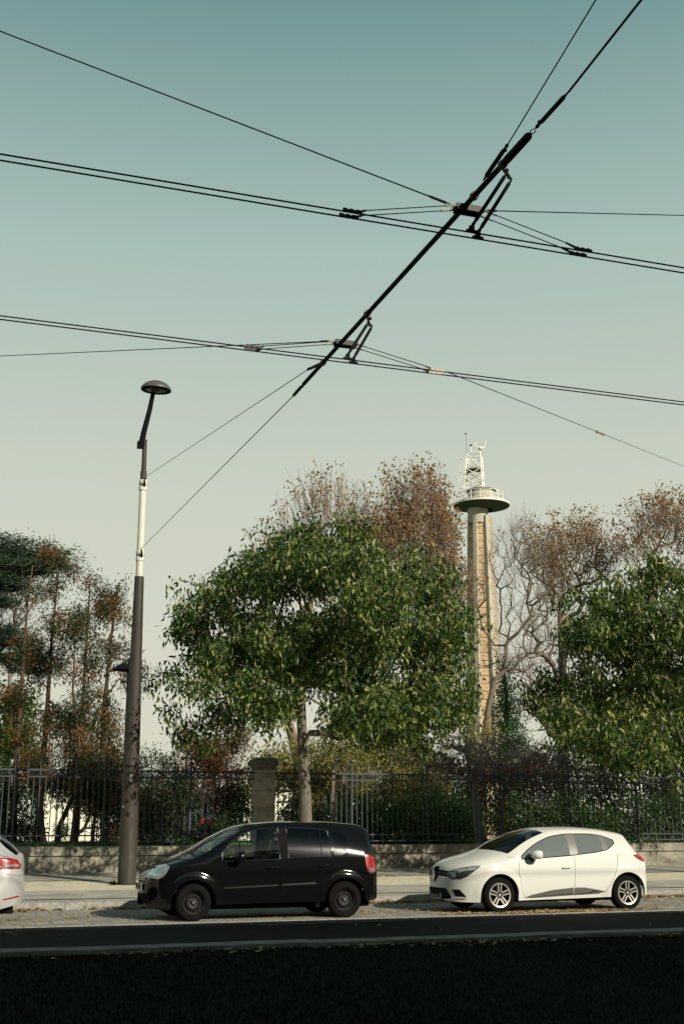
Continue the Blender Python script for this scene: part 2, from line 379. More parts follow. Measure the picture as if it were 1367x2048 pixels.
scatter_leaves(pts, 'pavement_leaves', 'sparse dry leaves on the pavement and along the fence foot', 8)
# ------------------------------------------------------------------ park wall, pier and fence
WY = 32.03
def wall_run(x0, x1, label):
    w = thing('stone_wall', (x0, WY, .3), label, 'wall', 'low stone walls under the railings')
    rg = random.Random(int(x0*10)); a = MB(); x = x0
    while x < x1-.01:
        e = min(x+rg.uniform(1.6, 2.1), x1); a.box(x+.003, e-.003, WY+.03+rg.uniform(-.004, .004), WY+.48, .2, .735); x = e
    a.build('wall_base', 'stone_wall', w, org=w.location)
    c = MB(); x = x0+.0
    while x < x1-.01:
        e = min(x+rg.uniform(1.7, 2.2), x1); o = rg.uniform(-.006, .006); z0, z1 = .742, .955
        prof = [(WY-.02+o, z0), (WY-.02+o, z1-.025), (WY+.01+o, z1), (WY+.5, z1+.006), (WY+.52, z0)]
        vs = [(X, y, z) for X in (x+.004, e-.004) for (y, z) in prof]; k = 5
        c.add(vs, [(j, (j+1) % k, k+(j+1) % k, k+j) for j in range(k)]+[(4, 3, 2, 1, 0), (5, 6, 7, 8, 9)]); x = e
    c.build('coping', 'stone_coping', w, org=w.location)
    return w
PX0, PX1 = 8.64, 9.16
wall_run(-12, PX0-.01, 'low stone wall with coping, left of the stone pier, dappled with leaf shadow')
wall_run(PX1+.01, 40, 'low stone wall with coping, right of the stone pier, running behind both cars')
pier = thing('stone_pier', ((PX0+PX1)/2, WY+.25, .3), 'square stone gate pier with dark weathered cap between two fence runs', 'pillar')
z = .3; k = 0
p = MB()
for z0, z1 in ((.2, 1.0), (1.02, 1.48), (1.5, 1.92), (1.94, 2.36), (2.38, 2.8), (2.815, 2.9)):
    g = .012; vs = []
    for zz, ins in ((z0, g), (z0+g, 0), (z1-g, 0), (z1, g)):
        for sx, sy in ((-1, -1), (1, -1), (1, 1), (-1, 1)): vs.append(((PX0+PX1)/2+sx*(.255-ins), WY+.24+sy*(.255-ins), zz))
    fs = [(i*4+j, i*4+(j+1) % 4, i*4+4+(j+1) % 4, i*4+4+j) for i in range(3) for j in range(4)]+[(12, 13, 14, 15)]
    p.add(vs, fs)
p.box((PX0+PX1)/2-.24, (PX0+PX1)/2+.24, WY-.0, WY+.48, .2, 2.9)
p.build('shaft', 'stone_wall', pier, org=pier.location)
p = MB(); cx, cy = (PX0+PX1)/2, WY+.24
prof = [(.26, 2.9), (.275, 2.93), (.275, 2.97), (.31, 3.0), (.32, 3.04), (.32, 3.15), (.30, 3.18), (.2, 3.215), (.0, 3.23)]
vs = [(cx+sx*w, cy+sy*w, z) for w, z in prof for sx, sy in ((-1, -1), (1, -1), (1, 1), (-1, 1))]
p.add(vs, [(i*4+j, i*4+(j+1) % 4, i*4+4+(j+1) % 4, i*4+4+j) for i in range(len(prof)-1) for j in range(4)])
p.build('cap', 'stone_dark', pier, org=pier.location, label='blackened overhanging stone cap')
FY = WY+.26
def fence_run(x0, x1, posts, label):
    f = thing('iron_fence', (x0, FY, .95), label, 'fence', 'blue iron railings on the low wall')
    rl = [MB() for _ in range(4)]
    for z, w, m_ in ((2.83, .045, 0), (2.66, .035, 1), (1.22, .035, 2), (1.06, .035, 3)):
        rl[m_].box(x0, x1, FY-.018, FY+.018, z-w/2, z+w/2)
        rl[m_].build('rail', 'fence_blue', f, org=f.location)
    ps = [x0]+[q for q in posts if x0 < q < x1]+[x1]
    for a, b_ in zip(ps[:-1], ps[1:]):
        mb = MB(); nb = max(1, round((b_-a)/.148)); s = (b_-a)/nb; rg = MB()
        for i in range(1, nb):
            x = a+i*s; long = i % 2 == 0
            mb.box(x-.0105, x+.0105, FY-.0105, FY+.0105, 1.0 if long else 1.19, 3.0 if long else 2.66)
            if long: mb.lathe([(.005, 2.98), (.022, 3.03), (.014, 3.07), (.001, 3.14)], (x, FY, 0), n=6)
            cx_ = x+s/2
        for i in range(nb):
            cx_ = a+(i+.5)*s; n = 12
            rg.tube([(cx_+math.cos(t*2*PI/n)*.052, FY, 2.745+math.sin(t*2*PI/n)*.052) for t in range(n)], .009, 4, closed=True)
        mb.build('bar_panel', 'fence_blue', f, org=f.location); rg.build('ring_band', 'fence_blue', f, org=f.location)
    for q in ps[1:-1]:
        pm = MB(); pm.box(q-.022, q+.022, FY-.03, FY+.03, .93, 3.1); pm.lathe([(.01, 3.08), (.035, 3.14), (.02, 3.2), (.001, 3.3)], (q, FY, 0), n=8)
        pm.tube([(q, FY+.02, 2.3), (q, FY+.4, 1.0)], .014, 5); pm.build('post', 'fence_blue', f, org=f.location)
    return f
P0 = W(703, 1600, FY).x; P1 = W(854, 1600, FY).x; dP = P1-P0
posts = [P0+dP*i for i in range(-12, 10)]
fence_run(-12, PX0, posts, 'dark blue iron railing left of the stone pier, behind the brown lamp post')
fence_run(PX1, 40, posts, 'dark blue iron railing right of the stone pier, behind the green street trees')
# ------------------------------------------------------------------ street lamps
PB = W(253, 1768, 27.9); zb = zw(27.9); px_, py_ = 4.645, 27.9
t = thing('street_lamp', (px_, py_, zb), 'tall tapered brown tram pole with cream band and dome lantern on top', 'lamp post', 'dome street lamps')
o_ = t.location
def seg(prof, name, m, n=28, **k): return MB().lathe(prof, (px_, py_, 0), n=n).build(name, m, t, org=o_, smooth=40, **k)
seg([(.0, zb-.02), (.205, zb-.02), (.2, zb+.05), (.197, 1.5), (.165, 3.5), (.135, 5.2), (.108, 7.06), (.0, 7.06)], 'pole', 'pole_brown')
seg([(.085, 7.03), (.085, 7.4), (.08, 9.25)], 'cream_band', 'pole_cream')
for z0 in (7.42, 9.12):
    cb = MB().lathe([(.088, z0), (.1, z0+.02), (.1, z0+.1), (.09, z0+.12), (.1, z0+.14), (.1, z0+.24), (.08, z0+.27)], (px_, py_, 0), n=20)
    cb.build('collar', 'pole_cream', t, org=o_, smooth=30)
    a = MB(); a.tube([(px_+.02, py_-.1, z0+.1), (px_, py_-.17, z0+.19), (px_-.02, py_-.24, z0+.26)], [.03, .025, .012], 6)
    a.build('wire_bracket', 'steel_dark', t, org=o_)
seg([(.075, 9.25), (.075, 9.6), (.06, 9.62), (.052, 10.35), (.06, 10.38)], 'upper_tube', 'pole_brown')
tp = W(283, 893, 27.9); LP = W(311, 780, 27.9); LP.y -= .0
a = MB(); a.box(tp.x-.1, tp.x+.09, 27.85, 27.95, tp.z-.05, tp.z+.12)
a.tube([(tp.x-.01, 27.9, tp.z), (tp.x+.04, 27.89, tp.z+.35), (LP.x-.12, 27.87, LP.z-.5), (LP.x-.05, 27.86, LP.z-.02)], [.075, .068, .06, .05], 10)
a.build('arm', 'plastic_black', t, org=o_, smooth=40)
lc = (LP.x, 27.82, LP.z-.03); ax = (.03, -.08, 1)
MB().lathe([(.30, -.01), (.355, -.015), (.365, .01), (.36, .04), (.33, .09), (.26, .155), (.15, .205), (.05, .225), (.001, .228)], lc, ax, 40).build('lamp_dome', 'lamp_shell', t, org=o_, smooth=50)
MB().lathe([(.365, .01), (.36, -.015), (.27, -.03), (.262, -.012)], lc, ax, 40).build('lamp_rim', 'plastic_black', t, org=o_, smooth=50)
MB().lathe([(.001, -.045), (.08, -.045), (.09, -.02), (.262, -.012)], lc, ax, 40).build('lamp_lens', 'lamp_under', t, org=o_, smooth=30)
def sticker(px, py, w, h, m):
    c = W(px, py, 27.9-.16); rr = np.interp(c.z, [.2, 1.5, 3.5], [.2, .197, .165])+.003; mb = MB(); n = 4
    a0 = math.asin(max(-1, min(1, (c.x-px_)/rr)))
    for i in range(n+1):
        q = a0+(i/n-.5)*w/rr; 
        for zz in (c.z-h/2, c.z+h/2): mb.v.append((px_+math.sin(q)*rr, py_-math.cos(q)*rr, zz))
    mb.f = [(2*i, 2*i+2, 2*i+3, 2*i+1) for i in range(n)]; mb.build('sticker', m, t, org=o_)
hb = MB(); hb.lathe([(.206, zb-.01), (.235, zb-.01), (.235, zb+.012), (.206, zb+.014)], (px_, py_, 0), n=28); hb.build('base_flange', 'steel_dark', t, org=o_)
n = 6; mb = MB()
for i in range(n+1):
    q_ = .28+(i/n-.5)*.5
    for zz in (zb+.55, zb+1.05): rr_ = .2-.01*(zz-zb)+.004; mb.v.append((px_+math.sin(q_)*rr_, py_-math.cos(q_)*rr_, zz))
mb.f = [(2*i, 2*i+2, 2*i+3, 2*i+1) for i in range(n)]; mb.build('access_door', 'pole_door', t, org=o_)
sticker(261, 1556, .045, .15, 'plate_white'); sticker(247, 1613, .07, .045, 'plate_white')
# a second lantern farther off in the park, its post behind the big pole
q = W(248, 1337, 36.5); bx = W(258, 1337, 36.5)
t2 = thing('street_lamp', (bx.x, 36.5, parkz(36.5)), 'smaller dark dome lantern peeking out behind the big brown pole', 'lamp post', 'dome street lamps')
MB().lathe([(.05, parkz(36.5)), (.045, q.z-.2), (.03, q.z+.3)], (bx.x, 36.5, 0), n=10).build('pole', 'plastic_black', t2, org=t2.location, smooth=40)
MB().lathe([(.001, .0), (.29, -.015), (.34, .0), (.32, .03), (.2, .14), (.08, .2), (.001, .22)], (q.x, 36.5, q.z-.05), n=28).build('lamp_dome', 'plastic_black', t2, org=t2.location, smooth=50)
# weed at the foot of the pole
def weed(c, n, h, seed, label):
    r = np.random.default_rng(seed); V = []; Fc = []
    for i in range(n):
        a = r.uniform(0, 2*PI); l = h*r.uniform(.5, 1.1); w = l*.16; e = r.uniform(.3, 1.2)
        d = np.array([math.cos(a)*math.cos(e), math.sin(a)*math.cos(e), math.sin(e)]); s = np.array([-math.sin(a), math.cos(a), 0])*w
        b0 = np.array(c)+r.normal(0, .02, 3)*[1, 1, 0]; k = len(V); V += [b0, b0+d*l*.5+s, b0+d*l-[0, 0, l*.25], b0+d*l*.5-s]; Fc.append((k, k+1, k+2, k+3))
    return npmesh('weed', V, Fc, 'leaf_dark', org=c, label=label, cat='weed')
weed((px_-.3, 27.75, zw(27.75)), 46, .17, 3, 'dark green weed tuft at the foot of the brown lamp post')
# ------------------------------------------------------------------ tramway overhead line
BX, BZ = 4.05, 6.6
def wire(pts, r, m, label, name='overhead_wire', group='overhead line wires', sag=0):
    if sag:
        a, b = Vector(pts[0]), Vector(pts[-1]); n = 14
        pts = [a.lerp(b, i/n)-Vector((0, 0, sag*4*(i/n)*(1-i/n))) for i in range(n+1)]
    c = Vector(pts[0]); return MB().tube(pts, r, 5).build(name, m, org=c, label=label, cat='wire', group=group)
bm = thing('span_boom', (BX, 9.5, BZ), 'long black insulated boom slanting across the sky, holding both tram line junctions', 'support boom')
bo = bm.location
yA, yB = 11.7, 8.54
def bpt(y): return Vector((BX, y, BZ))
y_e0 = G(1065, 268, BZ).y; y_j = G(1020, 320, BZ).y; y_e1 = G(603, 768, BZ).y
MB().tube([bpt(y_j), bpt(y_e1)], .0235, 12).build('boom_tube', 'wire_black', bm, org=bo, smooth=60)
MB().tube([bpt(y_e0), bpt(y_e0+.04), bpt(y_j), bpt(y_j+.05)], [.012, .032, .033, .027], 12).build('boom_sleeve', 'wire_black', bm, org=bo, smooth=60)
def clampring(y, r=.036): return MB().tube([bpt(y-.025), bpt(y+.025)], r, 10)
# strain insulators at the two ends and on the slack stays
def insul(p, q, label=None, parent=None, r=.017):
    p, q = Vector(p), Vector(q); d = q-p; mb = MB()
    mb.tube([p, p+d*.05, p+d*.12, p+d*.2, p+d*.85, p+d*.9, q], [.007, .016, .01, r, r, .01, .006], 8)
    n = frame_of(d)[0]; mb.ball(p+d*.16+n*.012, .016, 5)
    return mb.build('strain_insulator', 'wire_black', parent, org=bo, smooth=50)
yt = G(1136, 184, BZ).y
loop = MB(); a = bpt(y_e0); b = bpt(G(1075, 257, BZ).y)
loop.tube([a+Vector((.016, 0, 0)), a.lerp(b, .5)+Vector((.02, 0, 0)), b, a.lerp(b, .5)-Vector((.02, 0, 0)), a-Vector((.016, 0, 0))], .005, 5)
loop.build('shackle', 'metal_tan_lit', bm, org=bo)
insul(b, bpt(yt), parent=bm, r=.0175)
ya = G(584, 794, BZ); insul(bpt(y_e1), ya, parent=bm, r=.02)
s0 = G(640, 724, BZ); s1 = D(614, 740, BX); s1 = Vector((BX, s1.y, s1.z)); insul(s1, bpt(s0.y), parent=bm, r=.018)
u0 = G(956, 388, BZ+.02); u1 = D(1015, 288, BX); insul(u1, Vector((BX, G(968, 372, BZ).y, BZ+.05)), parent=bm, r=.019)
clampring(G(952, 392, BZ).y).build('clamp', 'steel_dark', bm, org=bo); clampring(s0.y).build('clamp', 'steel_dark', bm, org=bo)
# stay wires
wire([ya, (px_-.02, py_-.24, 7.68)], .007, 'wire_lit', 'thin wire from the cream band\'s lower collar to the black boom\'s lower end')
wire([s1, (px_-.02, py_-.24, 9.38)], .006, 'wire_lit', 'thin wire from the upper collar of the brown pole up to the boom')
wire([bpt(yt), (BX, -13.9, 8.4)], .0095, 'wire_black', 'thick wire running from the boom\'s upper end off the top right corner')
far = D(1190, 0, BX); dd = (far-u1).normalized(); wire([u1, u1+dd*21], .0055, 'wire_black', 'thin steep wire above the boom leaving at the top edge near the right corner')
# contact wires (two pairs)
ZC = 5.95; cyA = G(690, 722, ZC).y; cyB = G(945, 471, ZC).y
for yy, nm, lo in ((cyB, 'nearer', 'upper'), (cyA, 'farther', 'lower')):
    for k, s in enumerate((-.042, .042)):
        wire([(-40, yy+s, ZC), (90, yy+s, ZC)], .0068, 'wire_black', f"{'upper' if k == 0 else 'lower'} strand of the {lo} pair of long contact wires", 'contact_wire', 'tram contact wires')
def junction(yj, yc, left, right, hang, label, bright):
    j = thing('wire_junction', (BX, yj, BZ), label, 'wire fitting', 'tram line junction fittings')
    o2 = j.location; mb = MB(); 
    mb.box(BX-.11, BX+.15, yj-.045, yj+.05, BZ-.052, BZ-.022); mb.box(BX-.1, BX+.14, yj-.05, yj-.035, BZ-.075, BZ-.02); mb.box(BX-.1, BX+.14, yj+.04, yj+.055, BZ-.075, BZ-.02)
    mb.build('plate', 'steel_dark', j, org=o2)
    for sgn, pxp in ((-1, left), (1, right)):
        c0 = G(pxp[0], pxp[1], ZC)
        cl = MB()
        for s in (-.042, .042):
            e = Vector((c0.x, yc+s, ZC+.012)); st = Vector((BX+sgn*.12, yj+s*1.1, BZ-.05)); dv = (st-e)
            MB().tube([st-dv*.0, e+dv*.06], .0045, 5).build('bridle_wire', 'wire_black', j, org=o2)
            MB().tube([st+(-dv.normalized())*-.0, st-dv.normalized()*.16], .009, 6).build('ferrule', 'metal_tan_lit', j, org=o2)
            cb = MB(); L_ = .15
            for q in range(3): cb.box(c0.x-L_/2+q*.05, c0.x-L_/2+q*.05+.03, yc+s-.011, yc+s+.011, ZC-.002, ZC+.026)
            cb.box(c0.x-L_/2, c0.x+L_/2, yc+s-.007, yc+s+.007, ZC+.0, ZC+.022)
            cb.tube([e-Vector((sgn*.05, 0, 0)), e+dv.normalized()*.17], [.014, .009], 6)
            cb.build('wire_clamp', 'metal_tan_lit' if bright and sgn > 0 else 'steel_dark', j, org=o2)  # right clamps take the tan copy as if sunlit, others stay dark
    # registration arms
    hp = Vector((BX, G(hang[0][0], hang[0][1], BZ).y, BZ)); tops = [G(*q, BZ-.085) for q in hang[3:5]]; kn = (tops[0]+tops[1])/2
    mb = MB(); mb.tube([hp, hp-Vector((0, 0, .05)), kn], .012, 6); mb.tube([tops[0]+Vector((0, 0, .01)), tops[1]+Vector((0, 0, .01))], .013, 6); mb.ball(kn, .017, 5); mb.tube([hp-Vector((0, .03, 0)), hp+Vector((0, .03, 0))], .036, 10); mb.ball(hp+Vector((.03, .0, -.05)), .018, 5)
    mb.build('hanger', 'steel_dark', j, org=o2)
    for k, s in enumerate((-.042, .042)):
        tx, ty = hang[1+k]; e = G(tx, ty, ZC+.05); e = Vector((e.x, yc+s, ZC+.05)); a = tops[k]
        mb = MB(); d = e-a; mb.tube([a, a+d*.05, a+d*.06, a+d*.88, a+d*.9, a+d*.95, e], [.009, .009, .0155, .0155, .011, .015, .01], 8); mb.box(e.x-.045, e.x+.045, e.y-.01, e.y+.01, ZC+.0, ZC+.022); mb.box(e.x-.02, e.x+.02, e.y-.012, e.y+.012, ZC+.01, ZC+.055)
        mb.build('registration_arm', 'wire_black', j, org=o2, smooth=50)
    return j
junction(yB, cyB, (702, 429), (1163, 505), ((1016, 330), (936, 460), (949, 472), (1012, 347), (1021, 361)), 'black junction fitting on the upper part of the boom, over the upper contact wires', False)
junction(yA, cyA, (506, 699), (868, 747), ((740, 628), (686, 719), (699, 725), (735, 647), (743, 654)), 'junction fitting on the lower part of the boom, with pale clamps to its right', True)
def beyond(a, b, k): a, b = Vector(a), Vector(b); return a+(b-a)*k
def offw(st, far, k, r, label, cl, m='wire_black'):
    e = beyond(st, far, k); wire([st, e], r, m, label)
    p = Vector(st); d = (e-p).normalized(); mb = MB(); mb.tube([p, p+d*.06, p+d*.07, p+d*.2, p+d*.24], [.006, .006, .012, .012, .005], 6)
    mb.build('strain_clamp', 'steel_dark', org=p, label='small clamp on the '+cl, cat='wire fitting', group='strain clamps at the junctions')
jB0 = Vector((BX-.12, yB, BZ-.03)); jB1 = Vector((BX+.15, yB, BZ-.03)); jA0 = Vector((BX-.12, yA, BZ-.03))
offw(jB0, G(0, 62, 8.3), 2.2, .0065, 'thick wire climbing to the top left from the upper junction', 'thick wire that climbs to the top left, at the upper junction')
offw(jB1, G(1367, 431, 8.0), 2.5, .0055, 'near level wire leaving the upper junction to the right edge', 'near level wire right of the upper junction')
offw(jA0, G(0, 712, 8.6), 2.0, .006, 'wire leaving the lower junction to the left, sinking slightly', 'slightly sinking wire, left of the lower junction')
stR = Vector((G(890, 750, ZC).x, cyA, ZC+.02)); eR = W(1367, 933, 27.9)
wire([stR, beyond(stR, eR, 1.5)], .005, 'wire_black', 'thin wire sinking to the right from the pale clamps, with an insulator midway')
mid0 = stR.lerp(eR, (1180-890)/(1367-890)*.86); 
dR = (eR-stR).normalized(); 
best = min((stR.lerp(eR, i/400) for i in range(401)), key=lambda p: abs(math.hypot(*(lambda v: (v[0]-1200, 0))((683.5+F*((p.x*math.cos(YAW)-p.y*math.sin(YAW))/((p.x*math.sin(YAW)+p.y*math.cos(YAW))*math.cos(PITCH)+(p.z-H)*math.sin(PITCH))), 0)))))
mb = MB(); mb.tube([best-dR*.3, best-dR*.28, best+dR*.28, best+dR*.3], [.006, .02, .02, .006], 7); mb.ball(best-dR*.33, .028, 4); mb.ball(best+dR*.33, .028, 4)
mb.build('strain_insulator', 'metal_tan_lit', org=best, label='short pale insulator midway on the thin wire at the right', cat='insulator')
# ------------------------------------------------------------------ observation tower
TY = 105.; tc_ = W(975, 1480, TY); tx = W(969, 1400, TY).x; TO = Vector((tx, TY, -1.4))
zt = W(962, 1035, TY).z; zp = W(962, 1010, TY).z
tw = thing('tower', TO, 'slender beige brick and concrete tower with round railed platform and white mast', 'tower')
rb, rt_ = 1.95, 1.05; rot = R(40)
def corner(i, r): a = rot+i*PI/3; return Vector((tx+math.cos(a)*r, TY+math.sin(a)*r, 0))
m, nt = nmat('tower_brick'); L = nt.links.new; out = N(nt, 'ShaderNodeOutputMaterial'); b = N(nt, 'ShaderNodeBsdfPrincipled'); b.inputs['Roughness'].default_value = .9
tcn = N(nt, 'ShaderNodeTexCoord'); sx = N(nt, 'ShaderNodeSeparateXYZ'); L(tcn.outputs['Object'], sx.inputs[0]); mth = N(nt, 'ShaderNodeMath', operation='ADD'); L(sx.outputs[0], mth.inputs[0]); L(sx.outputs[1], mth.inputs[1])
cb = N(nt, 'ShaderNodeCombineXYZ'); L(mth.outputs[0], cb.inputs[0]); L(sx.outputs[2], cb.inputs[1])
br = N(nt, 'ShaderNodeTexBrick'); br.inputs['Scale'].default_value = 1; br.inputs['Brick Width'].default_value = .3; br.inputs['Row Height'].default_value = .12; br.inputs['Mortar Size'].default_value = .012
br.inputs['Color1'].default_value = (.42, .27, .15, 1); br.inputs['Color2'].default_value = (.56, .38, .22, 1); br.inputs['Mortar'].default_value = (.5, .4, .28, 1)
L(cb.outputs[0], br.inputs[0]); L(br.outputs[0], b.inputs['Base Color']); L(b.outputs[0], out.inputs[0]); MATS['tower_brick'] = m
p = MB(); vs = [corner(i, rb*.93)+Vector((0, 0, -1.4)) for i in range(6)]+[corner(i, rt_*.93)+Vector((0, 0, zt)) for i in range(6)]
p.add(vs, [(i, (i+1) % 6, 6+(i+1) % 6, 6+i) for i in range(6)]); p.build('shaft', 'tower_brick', tw, org=TO)
rg = MB()
for i in range(6):
    nz = 44
    for k in range(nz):
        f_ = (k+.5)/nz; z = -1.4+(zt+1.4)*f_; r_ = (rb+(rt_-rb)*f_)*.94
        rg.bar(corner(i, r_)+Vector((0, 0, z)), corner(i+1, r_)+Vector((0, 0, z)), .035, .05)
rg.build('string_course', 'brick_joint', tw, org=TO)
for i in range(6):
    p = MB(); n = 4; vs = []
    for f_, z in ((0, -1.4), (1, zt)):
        r_ = rb+(rt_-rb)*f_; c = corner(i, r_*.97); w = .34+(.24-.34)*f_
        for j in range(n): a = rot+i*PI/3+PI/4+2*PI*j/n; vs.append((c.x+math.cos(a)*w, c.y+math.sin(a)*w, z))
    p.add(vs, [(j, (j+1) % n, n+(j+1) % n, n+j) for j in range(n)]); p.build('pilaster', 'tower_concrete', tw, org=TO, smooth=50)
p = MB(); c0 = corner(4, rb*.9); c1 = corner(4, rt_*.9); 
fm = (corner(4, rb)+corner(5, rb))*.5; fm1 = (corner(4, rt_)+corner(5, rt_))*.5
p.tube([corner(5, rb*1.12)+Vector((-.55, 0, -1.4)), corner(5, rt_*1.12)+Vector((-.4, 0, zt))], .06, 6)
p.tube([corner(5, rb*1.12)+Vector((-.8, 0, -1.4)), corner(5, rt_*1.12)+Vector((-.58, 0, zt))], .04, 6)
p.build('drain_pipe', 'plastic_grey', tw, org=TO)
def tl(prof, name, m_, n=40, c=None, sm=35): return MB().lathe(prof, c or (tx, TY, 0), n=n).build(name, m_, tw, org=TO, smooth=sm)
cpx = W(962, 1010, TY).x; pc = (cpx, TY, 0)
tl([(.98, zt-.7), (.98, zt+.1), (1.0, zp-.3)], 'collar', 'tower_concrete', c=(tx-.2, TY, 0))
tl([(1.1, zp-.55), (1.5, zp-.4), (2.7, zp-.16), (2.74, zp-.1)], 'platform_underside', 'tower_under', c=pc)
tl([(2.74, zp-.12), (2.76, zp-.1), (2.76, zp+.06), (0, zp+.07)], 'platform', 'tower_white', c=pc)
dz = .07
tl([(1.28, zp+dz), (1.28, zp+1.35)], 'drum', 'tower_concrete', c=(cpx, TY, 0)); tl([(1.4, zp+1.33), (1.42, zp+1.36), (1.42, zp+1.46), (0, zp+1.5)], 'drum_lid', 'tower_under', c=(cpx, TY, 0))
for h in (1.12, .75, .36):
    MB().tube([(cpx+math.cos(a*2*PI/36)*2.15, TY+math.sin(a*2*PI/36)*2.15, zp+h) for a in range(36)], .032, 5, closed=True).build('handrail', 'tower_white', tw, org=TO)
pr = MB()
for a in range(14): q_ = a*2*PI/14+.2; pr.tube([(cpx+math.cos(q_)*2.15, TY+math.sin(q_)*2.15, zp), (cpx+math.cos(q_)*2.15, TY+math.sin(q_)*2.15, zp+1.14)], .034, 5)
pr.build('railing_posts', 'tower_white', tw, org=TO)
# lattice mast
zb_ = zp+1.45; zh = W(950, 911, TY).z; mx0 = W(947, 980, TY).x; mx1 = W(948, 911, TY).x; ms = MB()
def mc(i, f_): a = rot+PI/4+i*PI/2+.3; r_ = 1.3+(.92-1.3)*f_; return Vector((mx0+(mx1-mx0)*f_+math.cos(a)*r_, TY+math.sin(a)*r_, zb_+(zh-zb_)*f_))
for i in range(4):
    ms.tube([mc(i, 0), mc(i, 1)], .07, 5)
    for f0, f1 in ((0, .3), (.3, .58), (.58, 1)): ms.tube([mc(i, f0), mc(i+1, f1)], .048, 4); ms.tube([mc(i+1, f0), mc(i, f1)], .048, 4); ms.tube([mc(i, f1), mc(i+1, f1)], .05, 4)
ms.build('mast', 'tower_white', tw, org=TO)
q_ = MB(); q_.add([mc(i, .58)+Vector((0, 0, .03)) for i in range(4)]+[mc(i, .58)+Vector((0, 0, .1)) for i in range(4)], [(0, 1, 2, 3), (7, 6, 5, 4), (0, 4, 5, 1), (1, 5, 6, 2), (2, 6, 7, 3), (3, 7, 4, 0)]); q_.build('mast_deck', 'tower_under', tw, org=TO)
lg = MB()
for px in (917, 923, 928): lg.tube([W(px-1, 976, TY-.6), W(px+1, 945, TY-.6), W(px+2, 918, TY-.6)], .03, 4)
for py, w in ((918, 17), (944, 18), (976, 19)): lg.tube([W(916, py, TY-.6), W(925, py+2, TY-1), W(916+w, py-1, TY-.3)], .03, 4)
lg.build('ladder_cage', 'tower_white', tw, org=TO)
an = MB(); an.tube([W(960, 912, TY), W(960, 900, TY)], .04, 5); cc = W(960, 897, TY); an.ball(cc, .26, 6, (1, 1, .7))
an.tube([W(956, 896, TY), W(950.5, 890, TY), W(949.5, 884, TY)], .05, 5); an.tube([W(964, 897, TY), W(969, 893, TY), W(969.5, 881, TY)], .05, 5)
an.tube([W(941, 904, TY), W(941, 893, TY)], .045, 5); an.tube([W(941, 905, TY), W(960, 903, TY)], .02, 4); an.build('horn_antenna', 'tower_white', tw, org=TO, smooth=40)
MB().ball(W(941, 890.5, TY), .11, 5, (1.3, 1, .8)).build('beacon', 'plastic_black', tw, org=TO)
an = MB(); an.tube([W(933, 912, TY), W(931, 870, TY)], .018, 4); an.ball(W(930.5, 867.5, TY), .1, 5); an.build('whip_antenna', 'plastic_grey', tw, org=TO)
# ------------------------------------------------------------------ pale buildings far off in the park
def hall(x0, x1, Y, top, label, roofc='roof_grey', depth=8):
    a = W(x0, top, Y); b = W(x1, top, Y); o = Vector((a.x, Y, -1.6)); h = thing('pale_hall', o, label, 'building', 'pale halls beyond the park')
    MB().box(a.x, b.x, Y, Y+depth, -1.6, a.z-.25).build('wall', 'white_wall', h, org=o)
    MB().box(a.x-.15, b.x+.15, Y-.15, Y+depth+.15, a.z-.25, a.z).build('roof', 'white_wall', h, org=o)
    n = int((b.x-a.x)/1.5); jn = MB()
    for i in range(1, n): jn.box(a.x+i*1.5-.03, a.x+i*1.5+.03, Y-.012, Y+.01, -1.5, a.z-.3)
    jn.build('wall_joints', 'plastic_grey', h, org=o); return h
hall(82, 218, 110, 1578, 'long pale concrete hall behind the parked van, seen through the left fence')
hall(470, 586, 112, 1574, 'pale concrete building just right of the stone pier, behind the fence')
# building across the street behind the photographer: its shadow covers road and verge
BH = 32.3*math.tan(EL)/.908-.35
def facade():
    o = Vector((10, -13, 0)); h = thing('street_building', o, 'long stone apartment block across the street, behind the viewpoint', 'building')
    MB().box(-230, 260, -27, -13, -.06, BH).build('wall', 'facade', h, org=o)
    rf = MB(); rng = random.Random(9)
    rf.box(-230.3, 260.3, -27.3, -12.7, BH, BH+.35)
    x = -72
    while x < 82:
        w = rng.uniform(.8, 2.2); rf.box(x, x+w, -16.5, -14, BH+.35, BH+.35+rng.uniform(.5, 1.5)); x += w+rng.uniform(3, 9)
    rf.build('roof', 'roof_grey', h, org=o)
facade()
